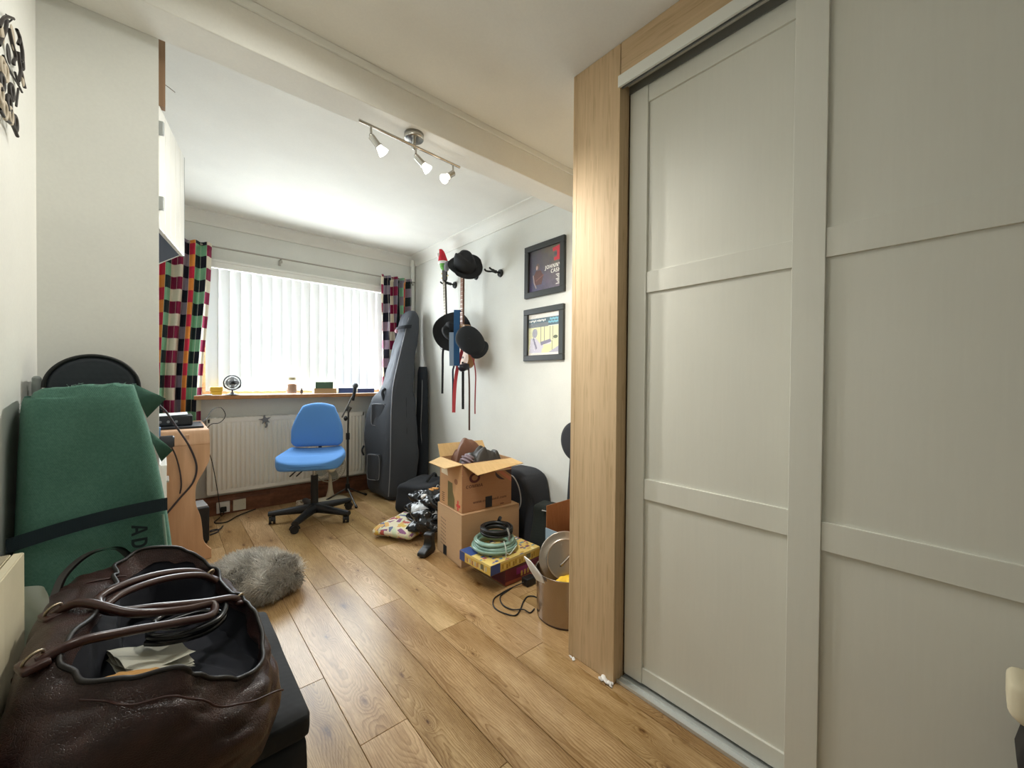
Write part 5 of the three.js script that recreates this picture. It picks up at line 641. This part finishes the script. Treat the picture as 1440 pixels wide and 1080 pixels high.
  part('body', box(1.515, 1.585, 0.001, 0.044, -1.66, -1.61, 0.006), m_black, ad); part('lead', tube([[1.515, 0.02, -1.64], [1.45, 0.006, -1.66], [1.37, 0.004, -1.655], [1.3, 0.004, -1.635], [1.255, 0.004, -1.575], [1.258, 0.004, -1.51], [1.29, 0.004, -1.455], [1.34, 0.0045, -1.475], [1.405, 0.004, -1.52], [1.455, 0.004, -1.54], [1.48, 0.004, -1.52], [1.478, 0.004, -1.475]], 0.0034, 120, 6), m_black, ad); part('lead', tube([[1.44, 0.004, -1.66], [1.34, 0.0055, -1.63], [1.3, 0.0055, -1.56], [1.31, 0.0055, -1.5], [1.345, 0.012, -1.455], [1.36, 0.004, -1.425], [1.4, 0.004, -1.435]], 0.0034, 90, 6), m_black, ad);
}
// ------------------------------------------------------------ fur cushion
{
  const c = thing('fur_cushion', 'shaggy grey-brown faux fur cushion lying on the floorboards', 'cushion', [0.375, 0.0, -2.53], 0.5);
  const R = [0.16, 0.075, 0.215]; const se = (q) => { const k = Math.pow(Math.pow(Math.abs(q.x), 3) + Math.pow(Math.abs(q.z), 3) + Math.pow(Math.abs(q.y), 2.4), -1 / 2.8); return V(q.x * k * R[0], q.y * k * R[1] * (1 + 0.25 * (vn3(q.x * 2 + 5, q.y * 2, q.z * 2 + 5, 3) - 0.5)) + 0.088, q.z * k * R[2]); };
  part('pad', blob(1, 1, 1, 12, (v, q) => { const p = se(q); p.sub(V(0, 0.088, 0)).multiplyScalar(0.94).add(V(0, 0.09, 0)); v.copy(p); }), fabric(0x574d45), c);
  const N = 22000, sg = surf((u, v) => { const a = u * 2 * PI, r = 0.0019 * (1 - v * 0.8); return [r * cos(a) + 0.016 * v * v, v * 0.046, r * sin(a)]; }, 3, 4);
  const im = new THREE.InstancedMesh(sg, mat(0xffffff, 0.75), N), r = rng(12), m = new THREE.Matrix4(), col = new THREE.Color();
  im.name = 'fur'; im.userData.kind = 'stuff'; im.castShadow = im.receiveShadow = true;
  for (let i = 0; i < N; i++) {
    const z = 2 * r() - 1, a = r() * 2 * PI, s = Math.sqrt(1 - z * z), q = V(s * cos(a), Math.max(-0.75, z), s * sin(a)), p = se(q);
    const swirl = vn3(p.x * 14 + 9, p.y * 14 + 9, p.z * 14 + 9, 6) * 7, n = q.clone().multiply(V(0.8, 1, 0.55)).normalize();
    const t = V(cos(swirl), -0.25, sin(swirl)).multiplyScalar(0.95 + 0.4 * r()); n.add(t).add(V((r() - 0.5) * 0.5, 0.1, (r() - 0.5) * 0.5)).normalize(); if (p.y + n.y * 0.04 < 0.006) n.y = Math.max(n.y, -(p.y - 0.006) / 0.045);
    const k = 0.55 + 0.6 * r(); m.compose(p, new THREE.Quaternion().setFromUnitVectors(V(0, 1, 0), n.normalize()).multiply(new THREE.Quaternion().setFromAxisAngle(V(0, 1, 0), r() * 6)), V(1.1, k, 1.1)); im.setMatrixAt(i, m);
    const d = vn3(p.x * 16 + 30, p.y * 16 + 30, p.z * 16 + 30, 9) * 0.6 + r() * 0.4; col.setRGB(mix(0.24, 0.95, d), mix(0.22, 0.89, d), mix(0.19, 0.8, d)); im.setColorAt(i, col);
  }
  c.add(im);
}
// ------------------------------------------------------------ wall ornament
{
  const o = thing('wire_wall_ornament', 'black wire and shell ornament hanging on the pale wall', 'ornament', [XL + 0.003, 0, 0]);
  const dk = mat(0x2e2926, 0.55), lt = mat(0xb9ad98, 0.6);
  const P = (px, py) => [0.012, 1.965 - (py / 1080) * 0.31 + (px / 432) * 0.135 * 0.55, -1.345 - (px / 432) * 0.31];   // on the wall: px runs away along it
  const wires = [[[150, 90], [90, 140], [40, 210], [5, 300]], [[80, 170], [65, 260], [30, 360], [0, 440]], [[100, 220], [140, 310], [175, 370], [150, 430], [150, 455]], [[190, 135], [225, 170], [205, 240]], [[225, 170], [255, 250], [258, 330], [235, 350]], [[205, 300], [220, 370], [235, 430], [205, 540]], [[235, 430], [265, 500], [285, 535]], [[260, 310], [265, 390], [240, 410]], [[40, 480], [120, 545], [200, 570], [250, 600]], [[205, 600], [190, 680], [178, 765]], [[165, 500], [190, 540], [210, 560]]];
  wires.forEach((w, i) => part('wire', tube(w.map(([x, y]) => P(x, y)), i > 7 ? 0.0022 : 0.0034, 24, 6), dk, o));
  for (const [a, b, r] of [[140, 250, 0.02], [95, 420, 0.016], [260, 480, 0.013], [30, 330, 0.014]]) part('leaf_plate', T(blob(0.003, r * 1.3, r * 0.7, 3), { p: P(a, b), r: [0.4, 0, 0] }), a === 95 ? dk : lt, o);
  for (const [a, b] of [[30, 570], [25, 690], [60, 590], [95, 800], [125, 690], [10, 780], [50, 880], [165, 910], [110, 880]]) part('shell_ring', [T(flat(new THREE.TorusGeometry(0.014, 0.0036, 8, 20)), { r: [0, PI / 2, 0], p: P(a, b), s: [1, 1.2, 1] })], a % 2 ? dk : lt, o);
  part('hanging_loop', tube([P(150, 90), [0.004, 1.95, -1.45], [0.003, 1.965, -1.445]], 0.0015, 8, 5), dk, o); part('base_strip', tube([P(0, 900), P(60, 940), P(130, 940), P(190, 1000)], 0.0035, 20, 6), dk, o);
}
// ------------------------------------------------------------ green cover, black case behind it
{
  const mg1 = phys(0xffffff, 0.95, { map: tex(512, 512, (u, v) => { const n = (fbm(u * 5, v * 5, 61, 4, 5, 5) - 0.5) * 22 + (vn(u * 220, v * 220, 5, 220, 220) - 0.5) * 14; return [76 + n * 0.9, 118 + n, 103 + n]; }), bumpMap: rep(weaveBump, 3, 3), bumpScale: 0.0008, sheen: 0.2, sheenColor: new THREE.Color(0x88aa99) });
  const g = thing('canvas_cover', 'tall green canvas cover leaning by the wall stub', 'cover', [0, 0, 0]);
  const lv = [[0.003, -0.272, 0.045, -1.36, -1.5], [0.2, -0.272, 0.04, -1.36, -1.51], [0.5, -0.271, 0.028, -1.375, -1.53], [0.7, -0.27, 0.014, -1.39, -1.545], [0.85, -0.268, -0.004, -1.405, -1.56], [1.0, -0.266, -0.03, -1.42, -1.57], [1.09, -0.262, -0.052, -1.43, -1.575], [1.128, -0.245, -0.062, -1.445, -1.575]];
  let body = loft(lv.map(([y, a, b, f, k]) => [y + (y > 1 ? 0 : 0), [[a + 0.002, k], [a, mix(k, f, 0.5)], [a + 0.03, f + 0.004], [mix(a, b, 0.5), f + 0.012], [b - 0.01, f], [b, f - 0.012], [b, mix(k, f, 0.4)], [b - 0.01, k]]]), 72, 60, 1);
  body = disp(body, (v) => { const k = sstep(0, 0.1, v.y); v.z += k * (0.042 * (vn3(v.x * 7 + 9, v.y * 3.4, v.z * 4 + 9, 3) - 0.5) + 0.016 * (vn3(v.x * 22 + 9, v.y * 9, v.z * 9 + 9, 4) - 0.5) - 0.01 * Math.exp(-(((v.x + 0.11 + 0.1 * (v.y - 0.8)) / 0.03) ** 2))); if (v.y > 1.1) v.y += 0.022 * (v.x + 0.1) + 0.01 * (vn(v.x * 60, 1, 4) - 0.5) - 0.55 * Math.max(0, -0.17 - v.x) ** 1.3; });
  part('body', uvm(body, 1.5), mg1, g);
  part('strap', (() => { const p = []; for (let i = 0; i <= 12; i++) { const t = i / 12; p.push([mix(-0.262, 0.006, t), mix(0.775, 0.815, t) + 0.012 * sin(t * 3), -1.385 + 0.014 * sin(t * PI)]); } return ribbon(p, 0.032, [0, 1, 0.02], 0.004); })(), fabric(0x1d3038), g, 'dark webbing strap');
  part('edge_binding', tube([[0.012, 0.55, -1.372], [0.004, 0.7, -1.382], [-0.003, 0.79, -1.388]], 0.003, 30, 6), mat(0x8aa493, 0.8), g);
  const fr = rng(31), fray = []; for (let i = 0; i < 20; i++) { const x = mix(-0.235, -0.065, fr()), y = 1.124 + 0.022 * (x + 0.1) - 0.55 * Math.max(0, -0.17 - x) ** 1.3; fray.push(tube([[x, y, -1.5 + fr() * 0.06], [x + (fr() - 0.5) * 0.008, y + 0.004, -1.48], [x + (fr() - 0.5) * 0.03, y + 0.002 + fr() * 0.008, -1.475]], 0.0007, 4, 4)); }
  const fm = part('frayed_edge', fray, mat(0x7f9c92, 0.9), g); fm.userData.kind = 'stuff';
  const flapG = (a, b, tip, z) => surf((u, v) => { const bx = mix(a[0], b[0], u), by = mix(a[1], b[1], u), k = v; return [mix(bx, tip[0], k), mix(by, tip[1], k) + 0.012 * sin(u * PI) * sin(k * PI), z + 0.02 * sin(u * PI) * (1 - k) + 0.012 * k]; }, 10, 10);
  part('corner_flap', flapG([-0.066, 1.132], [-0.036, 1.035], [0.004, 1.088], -1.5), mg1, g); part('corner_flap', flapG([-0.036, 1.01], [-0.006, 0.915], [0.018, 0.945], -1.47), mg1, g);
  const font = await new FontLoader().loadAsync('fonts/droid/droid_sans_bold.typeface.json');
  ['A', 'D', 'O'].forEach((ch, i) => { const t = new TextGeometry(ch, { font, size: 0.03, depth: 0.0015, curveSegments: 6 }); t.rotateZ(-PI / 2); t.translate(-0.062, 0.778 - i * 0.031, -1.371 - 0.003 * (1 - i)); part('letter', flat(t), mat(0x16282a, 0.9), g); });
  const d = thing('black_case', 'black round-topped instrument case standing behind the green canvas cover', 'case', [0, 0, 0]);
  const dm = phys(0x2a3038, 0.7, { bumpMap: weaveBump, bumpScale: 0.0005, sheen: 0.3 });
  const os = []; for (let i = 0; i <= 20; i++) { const a = PI - i / 20 * PI; os.push([-0.147 + 0.092 * cos(a), 1.118 + 0.088 * sin(a)]); }
  part('shell', T(ext(shape([[-0.239, 0.003], ...os, [-0.03, 0.003]]), 0.105, 0.015, { bevelSegments: 4 }), { p: [0, 0, -1.715] }), dm, d);
  part('rim', tube(os.map(([x, y]) => [x, y, -1.598]), 0.005, 50, 6), m_black, d); part('sheen_patch', box(-0.098, -0.083, 1.135, 1.165, -1.5985, -1.596, 0.001), mat(0xc9ced4, 0.6), d);  // the small pale box is a painted sheen on the case shell
  solo('walking_stick', 'pale grey stick end rising behind the green canvas cover', 'stick', [rod([-0.262, 0.003, -1.63], [-0.257, 1.14, -1.64], 0.009), T(flat(new THREE.SphereGeometry(0.0092, 12, 8)), { p: [-0.257, 1.14, -1.64] })], mat(0x9aa09c, 0.6));
}
// ------------------------------------------------------------ black ottoman, records, leather bag
{
  const TOP = 0.5;
  const ot = thing('storage_ottoman', 'black fabric-covered storage cube under the brown leather holdall', 'ottoman', [0, 0, 0]);
  const mk = phys(0x16171a, 0.8, { bumpMap: weaveBump, bumpScale: 0.0004, sheen: 0.25, sheenColor: new THREE.Color(0x6a6d72) });
  part('body', uvm(T(softBox(0.48, TOP - 0.055, 0.46, 0.012, 10), { p: [-0.026, (TOP - 0.055) / 2 + 0.002, -1.072] })), mk, ot);
  part('lid', uvm(T(softBox(0.488, 0.052, 0.47, 0.016, 26, (v) => { v.y += 0.006 * (vn3(v.x * 12 + 9, 1, v.z * 12 + 9, 4) - 0.5) * (v.y > 0 ? 1 : 0); }), { p: [-0.026, TOP - 0.027, -1.075] })), mk, ot);
  // upright records beside the wall
  const sl = mat(0xffffff, 0.7, { map: tex(256, 256, (u, v) => { const n = (fbm(u * 5, v * 5, 91, 4) - 0.5) * 26; return [206 + n, 196 + n, 166 + n * 1.1]; }) });
  for (let i = 0; i < 5; i++) { const x = -0.244 + i * 0.0145; const r = thing('record_sleeve', ['cream record sleeve pressed against the wall, first of the upright row', 'cream record sleeve second from the wall in the upright row', 'cream record sleeve in the middle of the upright row of five', 'cream record sleeve fourth from the wall in the upright row', 'cream record sleeve facing the holdall, outermost of the upright row'][i], 'record', [x, TOP + 0.001, -0.94], 0, 'record sleeves between the wall and the holdall'); const h = 0.345 + 0.004 * hsh(i, 2, 4); part('sleeve', uvm(box(-0.0062, 0.0062, 0, h, -0.115 + 0.004 * hsh(i, 5, 4), 0.12, 0.001), 2), sl, r); part('spine', box(-0.005, 0.005, h, h + 0.0015, -0.11, 0.115), mat(i % 2 ? 0x9a9078 : 0xc9c0a4, 0.8), r); }
  solo('plastic_wrap', 'clear crinkled plastic wrap behind the upright record sleeves', 'plastic', surf((u, v) => { const a = u * 1.0; return [-0.252 + 0.07 * u + 0.014 * sin(v * 9 + u * 6) * u + 0.014, TOP + 0.004 + 0.3 * v - 0.03 * u * v, -1.064 - 0.022 * sin(u * PI) - 0.006 * sin(v * 23 + u * 11)]; }, 24, 40), phys(0xe8eee8, 0.25, { transmission: 0.45, thickness: 0, ior: 1.4 }));
  // holdall
  const lea = mat(0xffffff, 0.34, { map: tex(512, 512, (u, v) => { const n = (fbm(u * 7, v * 7, 71, 5, 7, 7) - 0.5) * 44; return [50 + n * 0.7, 28 + n * 0.5, 25 + n * 0.45]; }), bumpMap: leatherBump, bumpScale: 0.0007 });
  const lin = mat(0x10131f, 0.85), zipm = mat(0x1a1513, 0.5);
  const b = thing('leather_holdall', 'worn brown leather holdall, unzipped and full, on the black storage cube', 'bag', [0, 0, 0]);
  const B = TOP + 0.002;
  const rim = [[-0.1, 0.725, -0.815], [-0.02, 0.712, -0.785], [0.06, 0.668, -0.785], [0.125, 0.635, -0.81], [0.142, 0.642, -0.9], [0.128, 0.668, -1.0], [0.112, 0.672, -1.12], [0.082, 0.664, -1.22], [0.042, 0.722, -1.25], [-0.005, 0.748, -1.255], [-0.052, 0.735, -1.25], [-0.08, 0.738, -1.18], [-0.078, 0.752, -1.05], [-0.085, 0.752, -0.92]];
  const sh = [[-0.138, 0.708, -0.79], [-0.03, 0.672, -0.758], [0.07, 0.628, -0.758], [0.142, 0.59, -0.795], [0.154, 0.6, -0.91], [0.15, 0.612, -1.02], [0.148, 0.61, -1.15], [0.11, 0.62, -1.25], [0.05, 0.665, -1.275], [-0.005, 0.69, -1.28], [-0.07, 0.68, -1.275], [-0.145, 0.735, -1.2], [-0.152, 0.748, -1.05], [-0.15, 0.742, -0.9]];
  const mid = [[-0.155, 0.6, -0.77], [-0.03, 0.58, -0.738], [0.08, 0.57, -0.742], [0.148, 0.555, -0.785], [0.163, 0.55, -0.92], [0.163, 0.555, -1.03], [0.155, 0.555, -1.16], [0.12, 0.56, -1.27], [0.05, 0.57, -1.292], [-0.005, 0.575, -1.296], [-0.08, 0.575, -1.29], [-0.16, 0.61, -1.22], [-0.165, 0.62, -1.05], [-0.165, 0.61, -0.88]];
  const base = mid.map(([x, y, z]) => [mix(-0.0, x, 0.93), B, mix(-1.02, z, 0.93)]);
  const ins = rim.map(([x, y, z]) => [mix(0.02, x, 0.9), y - 0.05, mix(-1.02, z, 0.93)]), flr = rim.map(([x, y, z]) => [mix(0.02, x, 0.8), B + 0.1, mix(-1.02, z, 0.85)]);
  const wr = (a) => (v) => { const k = sstep(B, B + 0.06, v.y); const n = 0.026 * (vn3(v.x * 11 + 9, v.y * 14 + 9, v.z * 9 + 9, 3) - 0.5) + 0.03 * (Math.abs(vn3(v.x * 26 + 9, v.y * 26 + 9, v.z * 20 + 9, 5) - 0.5)) * a; v.x += n * k * Math.sign(v.x + 0.02); v.y += n * k * 0.7; v.z += n * k * (v.z > -1 ? 1 : -1) * 0.6; };
  part('body', uvm(disp(loft([base, mid, sh, rim], 84, 60, 1, 1), wr(1)), 7), lea, b);
  part('lining', disp(loft([rim.map(([x, y, z]) => [mix(0.02, x, 0.985), y - 0.003, mix(-1.02, z, 0.99)]), ins, flr], 84, 24, 1, 2), wr(1)), lin, b, 'dark navy lining');
  part('facing', uvm(disp(loft([rim.map(([x, y, z]) => [mix(0.02, x, 0.995), y + 0.001, mix(-1.02, z, 0.995)]), rim.map(([x, y, z]) => [mix(0.02, x, 0.93), y - 0.026, mix(-1.02, z, 0.95)])], 84, 8, 1, 0), wr(1)), 7), lea, b, 'leather strip inside the opening');
  const onBag = (p, e = 0.001) => { const v = V(...p); wr(1)(v); v.y += e; return v; };
  const chk = (() => { let p = rim.map((q) => V(...q)), q = []; for (let i = 0; i < p.length; i++) { const a = p[i], c = p[(i + 1) % p.length]; q.push(a.clone().lerp(c, 0.25), a.clone().lerp(c, 0.75)); } return q; })(); const rp = new THREE.CatmullRomCurve3(chk, true, 'centripetal').getSpacedPoints(90).slice(0, -1).map((p) => onBag([p.x, p.y, p.z], 0.002)); part('zip_tape', [tube(rp, 0.0038, 260, 6, true)], zipm, b);
  // stitched panel seams
  for (const pts of [[[-0.09, 0.755, -1.0], [-0.13, 0.755, -0.99], [-0.162, 0.7, -0.98], [-0.172, 0.6, -0.98]], [[-0.06, 0.735, -1.15], [-0.12, 0.748, -1.13], [-0.158, 0.7, -1.12]], [[-0.09, 0.712, -0.79], [0.0, 0.68, -0.757], [0.09, 0.635, -0.755], [0.15, 0.6, -0.79]]]) part('seam', tube(new THREE.CatmullRomCurve3(pts.map((p) => V(...p))).getPoints(24).map((p) => onBag([p.x, p.y, p.z], 0.0)), 0.0016, 60, 6), mat(0x3b1f1a, 0.45), b);
  const hm = mat(0x3d2420, 0.28);
  const hd1 = [[0.076, 0.69, -1.15], [0.05, 0.718, -1.13], [-0.01, 0.745, -1.09], [-0.07, 0.76, -1.03], [-0.088, 0.758, -1.0], [-0.07, 0.748, -0.965], [-0.01, 0.735, -0.96], [0.06, 0.708, -0.985], [0.105, 0.69, -1.01], [0.12, 0.672, -1.03]];
  part('handle', [tube(hd1, 0.0072, 90, 9)], hm, b); part('handle', [tube(hd1.slice(0, 5).map(([x, y, z]) => [x + 0.012, y - 0.004, z + 0.022]), 0.0066, 60, 9)], hm, b);
  const hd2 = [[-0.14, 0.752, -1.0], [-0.11, 0.768, -0.985], [-0.04, 0.742, -0.945], [0.03, 0.715, -0.965], [0.073, 0.7, -0.985], [0.07, 0.692, -0.96], [0.02, 0.71, -0.93], [-0.05, 0.742, -0.885], [-0.1, 0.758, -0.86], [-0.135, 0.752, -0.848]];
  part('handle', [tube(hd2, 0.0072, 90, 9)], hm, b); 
  for (const [x, y, z] of [[-0.138, 0.75, -0.85], [-0.14, 0.752, -1.0], [0.078, 0.688, -1.15], [0.12, 0.668, -1.03]]) { part('handle_tab', T(softBox(0.03, 0.012, 0.036, 0.005, 5), { p: [x, y, z], r: [0, 0.4, x < 0 ? 0.1 : -0.5] }), hm, b); part('ring', T(flat(new THREE.TorusGeometry(0.011, 0.0022, 6, 18)), { p: [x, y + 0.008, z], r: [0.5, 0.8, 0] }), mat(0xa79a84, 0.35, { metalness: 0.9 }), b); }
  part('shoulder_strap', [ribbon([[-0.06, 0.735, -1.27], [-0.08, 0.765, -1.255], [-0.12, 0.775, -1.22], [-0.15, 0.755, -1.18], [-0.158, 0.73, -1.14]], 0.024, [0.5, 0.2, 0.8], 0.004)], mat(0x25201f, 0.5), b);
  // what the bag holds
  const ppr = mat(0xb9b7a8, 0.8);
  const np = thing('folded_newspaper', 'folded grey newspaper lying in the open leather holdall', 'newspaper', [-0.018, 0.655, -0.93], 0.35); np.rotation.z = -0.3;
  for (let i = 0; i < 4; i++) part('sheet', surf((u, v) => [-0.048 + 0.096 * u, 0.004 * i + 0.006 * sin(u * 4 + i) + 0.003 * sin(v * 7 + i * 2), -0.05 + 0.1 * v - 0.004 * i], 12, 8), ppr, np);
  const cb = thing('black_lead', 'shiny black lead coiled in the open leather holdall', 'cable', [0.03, 0.652, -1.0]);
  part('coil', [tube([[-0.055, 0.02, 0.03], [-0.03, 0.02, 0.05], [0.03, 0.015, 0.05], [0.06, 0.02, 0.02], [0.03, 0.026, -0.01], [-0.04, 0.028, 0], [-0.05, 0.032, 0.035], [0, 0.03, 0.062], [0.05, 0.03, 0.045], [0.06, 0.036, 0.0], [0, 0.04, -0.02], [-0.045, 0.042, 0.01], [-0.02, 0.04, 0.04], [0.04, 0.036, 0.035]], 0.006, 160, 8)], mat(0x101114, 0.25), cb);
  solo('tan_cloth', 'scrap of tan cloth showing at the front lip of the holdall', 'cloth', T(blob(0.04, 0.014, 0.022, 8, (v, q) => { v.multiplyScalar(1 + 0.5 * (vn3(q.x * 3 + 9, q.y * 3 + 9, q.z * 3 + 9, 4) - 0.5)); }), { r: [0, 0, -0.2] }), mat(0xb98a4a, 0.8), [-0.04, 0.685, -0.835]);
  solo('navy_cloth', 'dark navy cloth slumped between the holdall and the wall', 'cloth', T(blob(0.04, 0.1, 0.06, 16, (v, q) => { v.multiplyScalar(1 + 0.4 * (vn3(q.x * 3 + 9, q.y * 3 + 9, q.z * 3 + 9, 7) - 0.5)); }), {}), fabric(0x141a2c), [-0.205, 0.59, -0.775]);
}
// ------------------------------------------------------------ garment edge beside the wardrobe
{
  const o = thing('dark_jacket', 'dark jacket with a cream collar hung at the picture edge by the wardrobe', 'jacket', [1.205, 0, 0.147]);
  part('body', T(softBox(0.16, 0.86, 0.18, 0.05, 14, (v) => { v.z += 0.012 * sin(v.y * 9); v.x += 0.01 * sin(v.y * 13 + 1); }), { p: [0, 0.1, 0] }), fabric(0x1b1815), o);
  part('collar', T(softBox(0.09, 0.075, 0.15, 0.02, 10, (v) => { v.y += 0.25 * v.z * -1; v.z += 0.02; }), { p: [-0.02, 0.565, -0.05] }), fabric(0xd8cdb0), o);
  part('hanger_pole', rod([0.02, 0.0, 0.03], [0.02, 0.5, 0.03], 0.012), m_black, o);
}
renderer.render(scene, camera);
